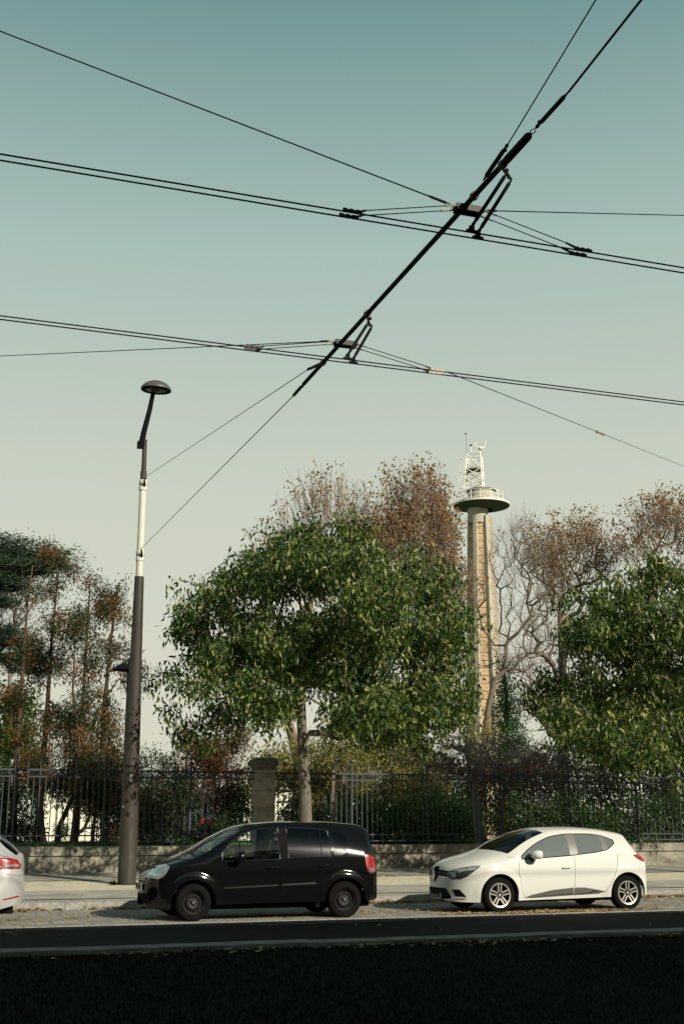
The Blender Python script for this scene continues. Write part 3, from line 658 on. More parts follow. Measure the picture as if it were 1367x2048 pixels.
# ------------------------------------------------------------------ vehicles
def wheel(parent, x, y, rad, kind, width=.2, rr=.2):
    """wheel centred at (x, y, rad) facing -Y when y<0"""
    s = -1 if y < 0 else 1; c = Vector((x, y, rad))
    hub = MB().lathe([(.001, -.02), (rr*.93, -.02), (rr*.95, .03)], c, (0, -s, 0), 28).build('wheel', 'plastic_black', parent, org=(0, 0, 0), smooth=40)
    w = width/2; prof = [(rr+.0, .01), (rr+.006, w-.03), (rr+.02, w), (rr+.055, w+.004), (rad-.02, w-.012), (rad-.002, w-.035), (rad, 0), (rad-.002, -w+.03), (rad-.03, -w), (rr, -w)]
    ty = MB().lathe([(a, b) for a, b in prof], Vector((x, y+s*(w-.1+.0), rad)), (0, s, 0), 48)
    ty.build('tyre', 'rubber', hub, smooth=40)
    m = MB(); Y = lambda d: y+s*d
    if kind == 'alloy':
        m.lathe([(rr-.022, w-.035), (rr-.018, w-.008), (rr+.006, w-.002), (rr+.006, w-.05)], (x, y, rad), (0, s, 0), 40)
        for i in range(5):
            a = PI/2+i*2*PI/5
            for k in (-1, 1):
                a0 = a+k*.42; a1 = a+k*.155
                p0 = Vector((x+math.cos(a0)*.055, Y(w-.028), rad+math.sin(a0)*.055)); p1 = Vector((x+math.cos(a1)*(rr-.005), Y(w-.012), rad+math.sin(a1)*(rr-.005)))
                m.bar(p0, p1, .024, .02, up=(0, 1, 0))
        m.lathe([(.001, w-.012), (.026, w-.012), (.03, w-.03)], (x, y, rad), (0, s, 0), 14)
        m.build('rim', 'alloy', hub, smooth=30)
        q = MB().lathe([(.001, w-.025), (.055, w-.025), (.062, w-.05)], (x, y, rad), (0, s, 0), 14); q.build('hub_cap', 'plastic_black', hub)
    elif kind == 'steel':
        m.lathe([(rr+.008, w), (rr-.005, w-.012), (rr-.02, w-.06), (rr-.035, w-.075), (rr-.05, w-.05), (.1, w-.03), (.085, w-.055), (.05, w-.06), (.04, w-.035), (.001, w-.03)], (x, y, rad), (0, s, 0), 40)
        m.build('rim', 'steel_dark', hub, smooth=35)
        h = MB()
        for i in range(16): a = i*PI/8; h.lathe([(.001, .0), (.011, .0), (.012, -.01)], (x+math.cos(a)*(rr-.063), Y(w-.036), rad+math.sin(a)*(rr-.063)), (0, s, 0), 8)
        h.build('vent_hole', 'ink', hub)
        h = MB()
        for i in range(4): a = PI/4+i*PI/2; h.lathe([(.001, .016), (.009, .014), (.01, 0)], (x+math.cos(a)*.055, Y(w-.052), rad+math.sin(a)*.055), (0, s, 0), 6)
        h.lathe([(.001, .0), (.02, -.002), (.024, -.02)], (x, Y(w-.01), rad), (0, s, 0), 12); h.build('wheel_nut', 'plastic_grey', hub)
    return hub
def car(P):
    t = thing(P['name'], P['loc'], P['label'], P['cat'], P.get('group'), P.get('rz', 0))
    top, edge, belt, bot = [pchip(P[k]) for k in ('top', 'edge', 'belt', 'bottom')]
    wb, wt = pchip(P['wb']), pchip(P['wt']); bow = pchip(P['bow']); yr = pchip(P['yr']); L_ = P['L']; Wm = P['W']
    fn, pf, rn, pr_ = P['fn'], P['pf'], P['rn'], P['pr']
    def wp(x):
        w = Wm
        if x < fn: w *= max(1e-4, 1-((fn-x)/fn)**pf)**(1/pf)
        if x > L_-rn: w *= max(1e-4, 1-((x-L_+rn)/rn)**pr_)**(1/pr_)
        return max(w, .012)
    prof = pchip(P.get('side', [(.1, .93), (.22, .955), (.4, .99), (.58, 1.), (.75, .992), (.92, .965), (1.1, .93)]))
    arches = [(P['xf'], P['ra'], P['rad']+.0), (P['xr'], P['ra'], P['rad']+.0)]
    xs = set(np.round(np.linspace(0, L_, 150), 4)); xs |= {0., .004, .012, .024, .04, .06, .085, L_-.004, L_-.012, L_-.024, L_-.04, L_-.06, L_-.085}
    must = set()
    for a, b_ in P['win']+P.get('pil', []): must |= {a, b_}
    for xc, ra, zc in arches:
        for k in range(25): must.add(round(xc-ra*math.cos(PI*k/24), 4))
    must |= {P['ws'][0], P['ws'][1]}
    if P.get('rg'): must |= set(P['rg'])
    xs = sorted(must | {x for x in xs if min(abs(x-q) for q in must) > .007})
    NS, NG, NT = 13, 7, 10
    us = [1-(k/(NT-1)) for k in range(1, NT)]; us = [.955]+[u*.98 for u in us[:-1]]+[0.]
    def sidey(x, z):
        w = wp(x)*prof(z); fl = 0
        for xc, ra, zc in arches:
            d = math.hypot(x-xc, z-zc); 
            if z > zc-.12: fl = max(fl, P.get('flare', .015)*max(0, 1-abs(d-ra)/.11)**.5 if d > ra-.01 else 0)
        if P.get('crease'):
            cz, ca = P['crease']; fl += ca*math.exp(-((z-cz(x))/.035)**2)
        return w+fl*min(1, wp(x)/Wm)**3
    rows = []; arch_on = []
    for x in xs:
        zb_ = bot(x); on = False
        for xc, ra, zc in arches:
            if abs(x-xc) < ra-1e-6: zb_ = max(zb_, zc+math.sqrt(ra*ra-(x-xc)**2)); on = True
        arch_on.append(on)
        zT = top(x); zE = min(edge(x), zT-.004); zB = min(belt(x), zE-.008); zb_ = min(zb_, zB-.02)
        k_w = wp(x)/Wm; yB = sidey(x, zB); yE = min(yr(x)*k_w, yB-.001)
        r_ = [(x, sidey(x, zb_)-.05*min(1, k_w), zb_+.004), ]
        for i in range(NS):
            f_ = i/(NS-1); z = zb_+(zB-zb_)*f_; r_.append((x, sidey(x, z), z))
        g0 = zB; inw = any(a-1e-4 <= x <= b_+1e-4 for a, b_ in P['win']+P.get('pil', []))
        w0, w1 = (max(wb(x), zB+.004), min(wt(x), zE-.004)) if inw else (zB+.2*(zE-zB), zE-.2*(zE-zB))
        if w1 < w0+.004: w1 = w0+.004
        zz = [w0+(w1-w0)*i/4 for i in range(5)]+[zE]
        for z in zz:
            f_ = (z-zB)/max(1e-5, zE-zB); y = yB+(yE-yB)*f_+.03*math.sin(PI*min(1, max(0, f_)))*min(1, (zE-zB)/.3)*k_w; r_.append((x, y, z))
        for u in us:
            r_.append((x-bow(x)*(1-u*u), yE*u, zE+(zT-zE)*max(0, 1-u**2.6)**.62))
        rows.append(r_)
    NR = len(rows[0]); nx = len(xs); cidx = NR-1
    V = []; idx = {}
    for i, r_ in enumerate(rows):
        for j, (x, y, z) in enumerate(r_): idx[i, j, -1] = len(V); V.append((x, -y, z))
        for j, (x, y, z) in enumerate(r_[:-1]): idx[i, j, 1] = len(V); V.append((x, y, z))
        idx[i, cidx, 1] = idx[i, cidx, -1]
    JW0 = 1+NS; JW1 = JW0+4; JE = JW0+5   # first window row, last window row, edge row
    body = []; parts = {}
    def cls(i, j):
        xm = (xs[i]+xs[i+1])/2
        if JW0 <= j < JW1:
            for k, (a, b_) in enumerate(P['win']):
                if a < xm < b_: return ('win', k)
            for k, (a, b_) in enumerate(P.get('pil', [])):
                if a < xm < b_: return ('pil', k)
        if j >= JE+1:
            if P['ws'][0] < xm < P['ws'][1]: return ('ws', 0)
            if P.get('rg') and P['rg'][0] < xm < P['rg'][1]: return ('rg', 0)
        return None
    for i in range(nx-1):
        for j in range(NR-1):
            for s in (-1, 1):
                q = (idx[i, j, s], idx[i+1, j, s], idx[i+1, j+1, s], idx[i, j+1, s])
                if s == 1: q = q[::-1]
                c = cls(i, j)
                if c is None: body.append(q)
                else: parts.setdefault((c[0], c[1], 0 if c[0] in ('ws', 'rg') else s), []).append(q)
    for i in (0, nx-1):
        ring = [idx[i, j, -1] for j in range(NR)]+[idx[i, j, 1] for j in range(NR-2, -1, -1)]
        body.append(tuple(ring if i else ring[::-1]))
    bv = BVHTree.FromPolygons(V, body+[q for f in parts.values() for q in f])
    def sub(fs):
        m_ = MB(); mp = {}
        for q in fs:
            for a in q:
                if a not in mp: mp[a] = len(m_.v); m_.v.append(V[a])
        m_.f = [tuple(mp[a] for a in q) for q in fs]; return m_
    bodyo = sub(body).build('body', P['paint'], t, smooth=42)
    for (k, i, s), fs in parts.items():
        nm = {'win': 'side_window', 'pil': 'door_pillar', 'ws': 'windscreen', 'rg': 'rear_window'}[k]
        g = P['glass'].get(k, 'glass_tint'); g = g[i] if isinstance(g, list) else g
        sub(fs).build(nm, g if k != 'pil' else P['pilm'], t, smooth=60)
    # window surround
    if P.get('trim'):
        for s in (-1, 1):
            spans = P.get('trimspan', [(P['win'][0][0], P['win'][-1][1])])
            for a, b_ in spans:
                ii = [i for i, x in enumerate(xs) if a-1e-4 <= x <= b_+1e-4]
                lo = [Vector(V[idx[i, JW0, s]]) for i in ii]; hi = [Vector(V[idx[i, JW1, s]]) for i in ii]
                pl = lo+[lo[-1].lerp(hi[-1], .5)]+hi[::-1]; pl = [p+Vector((0, s*.004, 0)) for p in pl]
                MB().tube(pl, P.get('trimr', .007), 5, closed=True).build('window_trim', P['trim'], t, smooth=60)
    def patch(poly, view, name, m, off=.005, th=.012, both=False, parent=None, cell=.03, label=None):
        """lay a shaped piece on the body; view: 'side' poly (x,z); 'front' (y,z); angle in degrees (s,z)"""
        res = None
        for s in ((-1, 1) if both else (-1,)):
            n = len(poly); pb = []
            for i in range(n):
                a, b_ = Vector(poly[i]), Vector(poly[(i+1) % n]); k = max(1, int((b_-a).length/cell))
                for q in range(k): pb.append(a.lerp(b_, q/k))
            nb = len(pb); xs_ = [p.x for p in pb]; ys_ = [p.y for p in pb]; pin = []
            g0 = cell*.9; x = min(xs_)+g0*.6
            while x < max(xs_):
                y = min(ys_)+g0*.6
                while y < max(ys_):
                    ins = False; dm = 9
                    for i in range(nb):
                        a, b_ = pb[i], pb[(i+1) % nb]
                        if (a.y > y) != (b_.y > y) and x < (b_.x-a.x)*(y-a.y)/(b_.y-a.y)+a.x: ins = not ins
                        dm = min(dm, math.hypot(a.x-x, a.y-y))
                    if ins and dm > g0*.45: pin.append(Vector((x, y)))
                    y += g0
                x += g0
            r = delaunay_2d_cdt(pb+pin, [], [list(range(nb))], 1, 1e-5)
            vs2, fs2 = r[0], r[2]; P3 = []; N3 = []
            for v in vs2:
                if view == 'side': o, d = Vector((v.x, -3, v.y)), Vector((0, 1, 0))
                elif view == 'front': o, d = Vector((-3, v.x, v.y)), Vector((1, 0, 0))
                elif view == 'rear': o, d = Vector((8, v.x, v.y)), Vector((-1, 0, 0))
                else:
                    a = R(view); d = Vector((math.cos(a), math.sin(a), 0)); e = Vector((math.sin(a), -math.cos(a), 0)); o = e*v.x+Vector((0, 0, v.y))-d*4
                    if abs(view) > 90: pass
                h, nn, ix, ds = bv.ray_cast(o, d)
                if h is None: h, nn, ix, ds = bv.find_nearest(o+d*3.5 if view != 'side' else Vector((v.x, -Wm, v.y)))
                if nn.dot(d) > 0: nn = -nn
                P3.append(h); N3.append(nn)
            m_ = MB(); nv = len(P3); m_.v = [tuple(p+q*off) for p, q in zip(P3, N3)]+[tuple(p-q*th) for p, q in zip(P3, N3)]
            cnt = {}
            for f in fs2:
                for i in range(len(f)): e = (f[i], f[(i+1) % len(f)]); cnt[e] = 1
            m_.f = [tuple(f) for f in fs2]+[(b_, a, a+nv, b_+nv) for (a, b_) in cnt if (b_, a) not in cnt]
            if s == 1: m_.v = [(x, -y, z) for x, y, z in m_.v]; m_.f = [f[::-1] for f in m_.f]
            res = m_.build(name, m, parent or t, smooth=50)
            if label: res['label'] = label
        return res
    def sidept(x, z, off=0):
        h, nn, ix, ds = bv.ray_cast(Vector((x, -3, z)), Vector((0, 1, 0)))
        if h is None: h, nn, ix, ds = bv.find_nearest(Vector((x, -Wm, z)))
        return h+nn*off if nn.y < 0 else h-nn*off
    def seam(pts, m='ink', r=.0035):
        pl = []
        for a, b_ in zip(pts[:-1], pts[1:]):
            k = max(1, int(math.dist(a, b_)/.05))
            for q in range(k): pl.append((a[0]+(b_[0]-a[0])*q/k, a[1]+(b_[1]-a[1])*q/k))
        pl.append(pts[-1]); P3 = [sidept(*p) for p in pl]
        o = MB().tube(P3, r, 4); o.build('door_seam', m, t)
        o2 = MB(); o2.v = [(x, -y, z) for x, y, z in o.v]; o2.f = [f[::-1] for f in o.f]; o2.build('door_seam', m, t)
    # underbody, wheels, seats
    ub = MB(); ub.box(.25, L_-.2, -Wm+.24, Wm-.24, .17, .42); ub.box(P['xf']+P['ra']+.02, P['xr']-P['ra']-.02, -Wm+.06, Wm-.06, bot(L_/2)+.02, .42)
    for xc, ra, zc in arches: ub.box(xc-ra-.03, xc+ra+.03, -Wm+.24, Wm-.24, .2, .72)
    ub.build('underbody', 'plastic_black', t)
    for xc in (P['xf'], P['xr']):
        for s in (-1, 1): wheel(t, xc, s*(Wm-.115), P['rad'], P['wheel'], .2, P.get('rim', .2))
    if P.get('seats'):
        for (sx_, zf) in P['seats']:
            for sy in (-.36, .36):
                st = MB(); M_ = Matrix.Translation((sx_, sy, zf)) @ Matrix.Rotation(R(18), 4, 'Y')
                st.box(-.06, .07, -.23, .23, 0, .56, M_); st.box(-.05, .06, -.13, .13, .6, .78, M_); st.box(-.5, .0, -.24, .24, -.02, .1, Matrix.Translation((sx_, sy, zf)))
                so = st.build('seat', P.get('seatm', 'seat_cloth'), t); md = so.modifiers.new('b', 'BEVEL'); md.width = .035; md.segments = 3
        db = MB(); dx = P['ws'][0]; db.box(dx+.05, dx+.4, -Wm+.14, Wm-.14, .6, belt(dx+.2)-.03); db.build('dashboard', 'plastic_black', t)
        cx_ = dx+.62; MB().tube([(cx_+math.cos(a*PI/8)*.06, -.36+math.sin(a*PI/8)*.18, .9+math.cos(a*PI/8)*.17) for a in range(16)], .014, 5, closed=True).build('steering_wheel', 'plastic_black', t)
    if P.get('mirror'):
        mx_, mz = P['mirror']; yy = sidept(mx_, belt(mx_)-.01).y
        for s in (-1, 1):
            mb = MB(); c = Vector((mx_+.0, s*(abs(yy)+.13), mz)); n = 10
            pr = [(0, .02), (.03, .6), (.07, .9), (.12, 1.), (.17, .97), (.185, .9)]
            vs = []
            for d, k in pr:
                for q in range(14):
                    a = 2*PI*q/14; ca, sa = math.cos(a), math.sin(a); vs.append((c.x-.09+d, c.y+s*(abs(ca)**.7*math.copysign(1, ca))*.115*k, c.z+(abs(sa)**.7*math.copysign(1, sa))*.078*k))
            fs = [(i*14+j, i*14+(j+1) % 14, (i+1)*14+(j+1) % 14, (i+1)*14+j) for i in range(5) for j in range(14)]+[tuple(5*14+j for j in range(14))]
            mb.add(vs, fs); mo = mb.build('mirror', P['mirrorm'], t, smooth=50)
            MB().tube([(c.x-.02, s*(abs(yy)-.02), mz-.1), (c.x-.01, c.y-s*.06, mz-.06)], [.03, .025], 6).build('mirror_foot', 'plastic_black', mo)
    for hx, hz in P.get('handles', []):
        for s in (-1, 1):
            p0, p1 = sidept(hx-.09, hz-.004), sidept(hx+.09, hz+.004); o_ = Vector((0, -.028, 0)); m_ = MB()
            m_.tube([p0, p0+o_*.9+Vector((.02, 0, 0)), p1+o_*.9-Vector((.02, 0, 0)), p1], [.012, .013, .013, .012], 8)
            if s == 1: m_.v = [(x, -y, z) for x, y, z in m_.v]; m_.f = [f[::-1] for f in m_.f]
            m_.build('door_handle', P.get('handlem', P['paint']), t, smooth=50)
    return t, patch, seam, sidept, bv
def text(s, size, m, parent, M_, name='plate_text', ext=.001):
    cu = bpy.data.curves.new(name, 'FONT'); cu.body = s; cu.size = size; cu.align_x = 'CENTER'; cu.align_y = 'CENTER'; cu.extrude = ext; cu.space_character = .95
    o = bpy.data.objects.new(name+'_c', cu); C.objects.link(o); dg = bpy.context.evaluated_depsgraph_get()
    me = bpy.data.meshes.new_from_object(o.evaluated_get(dg)); bpy.data.objects.remove(o); me.transform(M_); me.materials.clear(); me.materials.append(MATS[m])
    q = bpy.data.objects.new(name, me); C.objects.link(q); q.parent = parent; return q
def plate(t, x, z, s, ang=0, front=True, w=.52, h=.11, dirt='plate_white'):
    m_ = MB(); m_.box(x-.006, x+.006, -w/2, w/2, z-h/2, z+h/2); o = m_.build('number_plate', dirt, t)
    q = MB(); sg = -1 if front else 1
    for e in (-1, 1): q.box(x+sg*.007-.001, x+sg*.007+.001, e*w/2-(0 if e < 0 else .04), e*w/2+(.04 if e < 0 else 0), z-h/2+.002, z+h/2-.002)
    q.build('plate_band', bluem, o)
    M_ = Matrix(((0, 0, -1, x-.0085), (-1, 0, 0, 0), (0, 1, 0, z-.002), (0, 0, 0, 1))) if front else Matrix(((0, 0, 1, x+.0085), (1, 0, 0, 0), (0, 1, 0, z-.002), (0, 0, 0, 1)))
    text(s, h*.98, 'ink', o, M_)
bluem = mat('plate_blue', (.01, .03, .2), rough=.4)
# ---- black compact people carrier
PBk = dict(name='parked_car', loc=(3.72, 20.2+.86, 0), label='black five-door compact people carrier parked in front of the stone pier', cat='car', group='cars parked in the cobbled bay',
    L=4.0, W=.855, xf=.735, xr=3.30, ra=.355, rad=.292, rim=.175, fn=.75, pf=2.3, rn=.4, pr=3.2, flare=.028, paint='black_paint', wheel='steel',
    top=[(0, .56), (.015, .66), (.05, .74), (.12, .80), (.3, .885), (.55, .965), (.85, 1.04), (1.0, 1.1), (1.35, 1.31), (1.66, 1.47), (1.85, 1.525), (2.3, 1.567), (3.0, 1.565), (3.5, 1.535), (3.78, 1.49), (3.86, 1.40), (3.92, 1.05), (3.96, .85), (4.0, .5)],
    edge=[(0, .5), (.03, .62), (.1, .72), (.3, .82), (.6, .92), (.85, 1.0), (1.0, 1.08), (1.2, 1.23), (1.45, 1.375), (1.7, 1.45), (2.2, 1.50), (3.0, 1.478), (3.5, 1.43), (3.76, 1.39), (3.85, 1.28), (3.95, .8), (4., .47)],
    belt=[(0, .47), (.03, .58), (.1, .68), (.3, .78), (.6, .87), (.9, .90), (1.2, .905), (2.1, .93), (3.1, .965), (3.6, .99), (3.85, .96), (3.95, .7), (4., .44)],
    bottom=[(0, .38), (.02, .26), (.1, .2), (.5, .19), (1.1, .25), (2.9, .27), (3.6, .26), (3.9, .3), (3.97, .36), (4., .42)],
    wb=[(1.17, .955), (1.25, .925), (2.14, .95), (2.28, .965), (3.04, .985), (3.1, 1.0), (3.25, 1.01), (3.36, 1.06)],
    wt=[(1.17, 1.03), (1.22, 1.10), (1.4, 1.26), (1.67, 1.395), (1.9, 1.435), (2.2, 1.45), (2.6, 1.445), (3.04, 1.40), (3.1, 1.385), (3.28, 1.35), (3.36, 1.25)],
    win=[(1.19, 1.47), (1.485, 2.17), (2.31, 2.885), (2.9, 3.04), (3.12, 3.36)], pil=[(1.47, 1.485), (2.17, 2.31), (2.885, 2.9)], trim='chrome', trimr=.009, trimspan=[(1.19, 2.17), (2.31, 3.04)],
    ws=(.98, 1.78), bow=[(0, 0), (.4, .04), (.98, .2), (1.78, .1), (2.3, 0), (4, 0)], yr=[(0, .7), (.5, .76), (.98, .735), (1.7, .64), (2.5, .625), (3.3, .62), (3.8, .6), (4, .6)],
    glass=dict(ws='glass_clear', win=['glass_clear', 'glass_clear', 'glass_tint', 'glass_tint', 'glass_tint']), pilm='plastic_black', seats=[(2.0, .5), (2.95, .55)],
    mirror=(1.42, 1.0), mirrorm='black_paint', handles=[(2.03, .815), (2.9, .84)])
t, patch, seam, sp, bv = car(PBk); bc = t
patch([(.02, .72), (.10, .82), (.33, .885), (.36, .85), (.27, .70), (.2, .655), (.02, .68)], 'side', 'headlight', 'lamp_clear', both=True)
patch([(.08, .72), (.14, .8), (.24, .82), (.22, .73), (.16, .69)], 'side', 'headlight_reflector', 'chrome', off=.008, both=True)
patch([(3.66, 1.0), (3.72, 1.02), (3.82, .96), (3.87, .74), (3.76, .70), (3.70, .73), (3.67, .85)], 'side', 'tail_light', 'tail_red', off=.01, both=True)
patch([(3.72, .80), (3.80, .80), (3.83, .74), (3.76, .72), (3.72, .74)], 'side', 'tail_light_lens', 'lamp_clear', off=.014, both=True)
patch([(1.22, .50), (2.13, .53), (2.13, .555), (1.22, .522)], 'side', 'side_moulding', 'chrome', off=.012, both=True)
patch([(2.2, .533), (2.8, .553), (2.76, .58), (2.2, .558)], 'side', 'side_moulding', 'chrome', off=.012, both=True)
patch([(-.42, .27), (.42, .27), (.46, .42), (-.46, .42)], 'front', 'lower_intake', 'plastic_black', off=.004)
patch([(-.3, .6), (.3, .6), (.34, .68), (-.34, .68)], 'front', 'grille', 'plastic_black', off=.004)
for b_ in (.625, .655): patch([(-.3, b_), (.3, b_), (.3, b_+.01), (-.3, b_+.01)], 'front', 'grille_bar', 'chrome', off=.01)
plate(t, -.01, .52, 'EW-147-KX')
seam([(1.13, .93), (1.1, .75), (1.14, .45), (1.16, .26)]); seam([(2.235, .95), (2.22, .6), (2.2, .27)]); seam([(3.1, .98), (3.09, .82), (3.0, .7), (2.93, .5), (2.88, .28)])
# ---- white hatchback
cz = pchip([(0, .72), (1, .80), (2, .72), (3, .80), (4, .84)])
PWh = dict(name='parked_car', loc=(9.06, 20.33+.86, 0), label='white five-door hatchback with alloy wheels parked at the right', cat='car', group='cars parked in the cobbled bay',
    L=4.03, W=.86, xf=.875, xr=3.445, ra=.36, rad=.305, rim=.203, fn=.78, pf=2.25, rn=.42, pr=3.0, flare=.022, paint='white_paint', wheel='alloy', crease=(cz, .0),
    top=[(0, .56), (.012, .66), (.04, .74), (.1, .80), (.25, .865), (.5, .93), (.8, .985), (1.1, 1.06), (1.4, 1.225), (1.7, 1.36), (1.92, 1.425), (2.2, 1.457), (2.6, 1.462), (3.1, 1.435), (3.5, 1.375), (3.6, 1.345), (3.64, 1.27), (3.74, 1.12), (3.86, .98), (3.95, .92), (3.99, .8), (4.03, .55)],
    edge=[(0, .5), (.03, .62), (.1, .70), (.3, .79), (.6, .86), (.95, .915), (1.15, .99), (1.4, 1.125), (1.7, 1.265), (2.0, 1.355), (2.4, 1.39), (2.9, 1.375), (3.3, 1.325), (3.55, 1.28), (3.64, 1.2), (3.75, 1.04), (3.88, .93), (3.97, .84), (4.0, .74), (4.03, .5)],
    belt=[(0, .47), (.03, .58), (.1, .66), (.3, .74), (.6, .8), (1.0, .85), (1.3, .885), (2.4, .955), (3.0, 1.03), (3.3, 1.06), (3.6, 1.0), (3.85, .88), (3.97, .76), (4.03, .46)],
    bottom=[(0, .36), (.015, .25), (.08, .2), (.5, .185), (1.2, .205), (3.0, .235), (3.8, .26), (3.95, .3), (4.0, .36), (4.03, .43)],
    wb=[(1.3, .905), (2.31, .965), (2.47, .98), (3.05, 1.055), (3.25, 1.16), (3.32, 1.2)], wt=[(1.3, .935), (1.5, 1.08), (1.73, 1.20), (2.0, 1.295), (2.2, 1.325), (2.33, 1.338), (2.7, 1.34), (3.05, 1.305), (3.16, 1.27), (3.32, 1.21)],
    win=[(1.33, 1.5), (1.515, 2.31), (2.47, 3.0), (3.1, 3.27)], pil=[(1.5, 1.515), (2.31, 2.47), (3.0, 3.1)], trim='plastic_black', trimr=.008,
    ws=(1.12, 1.9), rg=(3.66, 3.83), bow=[(0, 0), (.4, .05), (1.12, .24), (1.9, .1), (2.4, 0), (3.4, 0), (3.7, -.1), (4.03, 0)], yr=[(0, .7), (.5, .78), (1.1, .755), (1.6, .66), (2.2, .6), (3.0, .575), (3.55, .56), (3.9, .66), (4.03, .68)],
    glass=dict(ws='glass_clear', win='glass_hazy', rg='glass_tint'), pilm='pillar_grey', seats=[(2.15, .45), (3.0, .5)], seatm='seat_grey', mirror=(1.53, .985), mirrorm='white_paint', handles=[(2.2, .755)])
t, patch, seam, sp, bv = car(PWh); wc = t
def S(x, y): return ((x-y)/math.sqrt(2))
patch([(.335, .62), (.43, .57), (.62, .575), (.74, .625), (.95, .79), (.9, .805), (.62, .765), (.38, .715), (.33, .69)], 45, 'headlight', 'lamp_dark', both=True)
patch([(.42, .715), (.62, .75), (.92, .795), (.86, .735), (.6, .70)], 45, 'headlight_strip', 'lamp_clear', off=.009, both=True)
patch([(.40, .62), (.46, .595), (.52, .62), (.5, .68), (.42, .68)], 45, 'headlight_lens', 'lamp_clear', off=.009, both=True)
patch([(.6, .625), (.67, .615), (.74, .66), (.68, .69), (.61, .67)], 45, 'headlight_lens', 'chrome', off=.009, both=True)
patch([(-.4, .615), (-.13, .62), (-.07, .56), (0, .5), (.07, .56), (.13, .62), (.4, .615), (.42, .70), (.12, .725), (.085, .775), (-.085, .775), (-.12, .725), (-.42, .70)], 'front', 'grille', 'plastic_black', off=.006)
dm = [(0, .535), (.068, .645), (0, .755), (-.068, .645)]; di = [(0, .60), (.028, .645), (0, .69), (-.028, .645)]
em = MB(); n4 = 4
hx = bv.ray_cast(Vector((-3, 0, .645)), Vector((1, 0, 0)))[0].x
vs = [(hx-.03, y, z) for y, z in dm]+[(hx-.042, y*.93, .645+(z-.645)*.93) for y, z in dm]+[(hx-.042, y, z) for y, z in di]+[(hx-.02, y, z) for y, z in di]
em.add(vs, [(a*4+j, a*4+(j+1) % 4, a*4+4+(j+1) % 4, a*4+4+j) for a in range(3) for j in range(4)]); em.build('diamond_emblem', 'chrome', t)
for b_ in (.645, .675): patch([(-.4, b_), (-.1, b_), (-.1, b_+.008), (-.4, b_+.008)], 'front', 'grille_bar', 'plastic_grey', off=.012); patch([(.1, b_), (.4, b_), (.4, b_+.008), (.1, b_+.008)], 'front', 'grille_bar', 'plastic_grey', off=.012)
patch([(-.5, .235), (.5, .235), (.44, .32), (.36, .415), (-.36, .415), (-.44, .32)], 'front', 'lower_intake', 'plastic_black', off=.006)
for b_ in (.28, .32, .36): patch([(-.42, b_), (.42, b_), (.42, b_+.01), (-.42, b_+.01)], 'front', 'intake_slat', 'steel_dark', off=.012)
plate(t, .01, .275, 'FJ-556-NC')
patch([(.43, .40), (.58, .40), (.68, .30), (.70, .275), (.50, .285)], 45, 'fog_recess', 'plastic_black', both=True)
patch([(.38, .235), (.66, .235), (.70, .25), (.68, .262), (.4, .262)], 45, 'fog_blade', 'chrome', off=.01, both=True)
patch([(1.37, .262), (1.5, .30), (1.9, .375), (2.32, .41), (2.33, .285), (1.5, .25)], 'side', 'door_cladding', 'plastic_grey', off=.01, both=True)
patch([(2.345, .41), (2.55, .41), (2.8, .37), (2.97, .34), (2.85, .3), (2.345, .285)], 'side', 'door_cladding', 'plastic_grey', off=.01, both=True)
patch([(1.6, .273), (2.32, .305), (2.32, .32), (1.6, .282)], 'side', 'cladding_strip', 'chrome', off=.015, both=True)
patch([(2.345, .305), (2.62, .322), (2.72, .36), (2.9, .345), (2.75, .335), (2.65, .308), (2.345, .29)], 'side', 'cladding_strip', 'chrome', off=.015, both=True)
patch([(3.60, .965), (3.70, .975), (3.84, .965), (3.86, .84), (3.78, .85), (3.68, .9)], 'side', 'tail_light', 'tail_red', off=.008, both=True)
seam([(1.27, .90), (1.25, .7), (1.3, .4), (1.36, .24)]); seam([(2.39, .965), (2.37, .7), (2.34, .25)]); seam([(3.28, .98), (3.24, .75), (3.12, .52), (3.0, .35), (2.9, .26)])
MB().tube([(3.2, 0, 1.42), (3.26, 0, 1.47)], [.012, .003], 5).build('roof_aerial', 'plastic_black', t)
patch([(1.06, .94), (1.2, .94), (1.2, .945), (1.06, .945)], 'side', 'wing_seam', 'plastic_grey', off=.002)
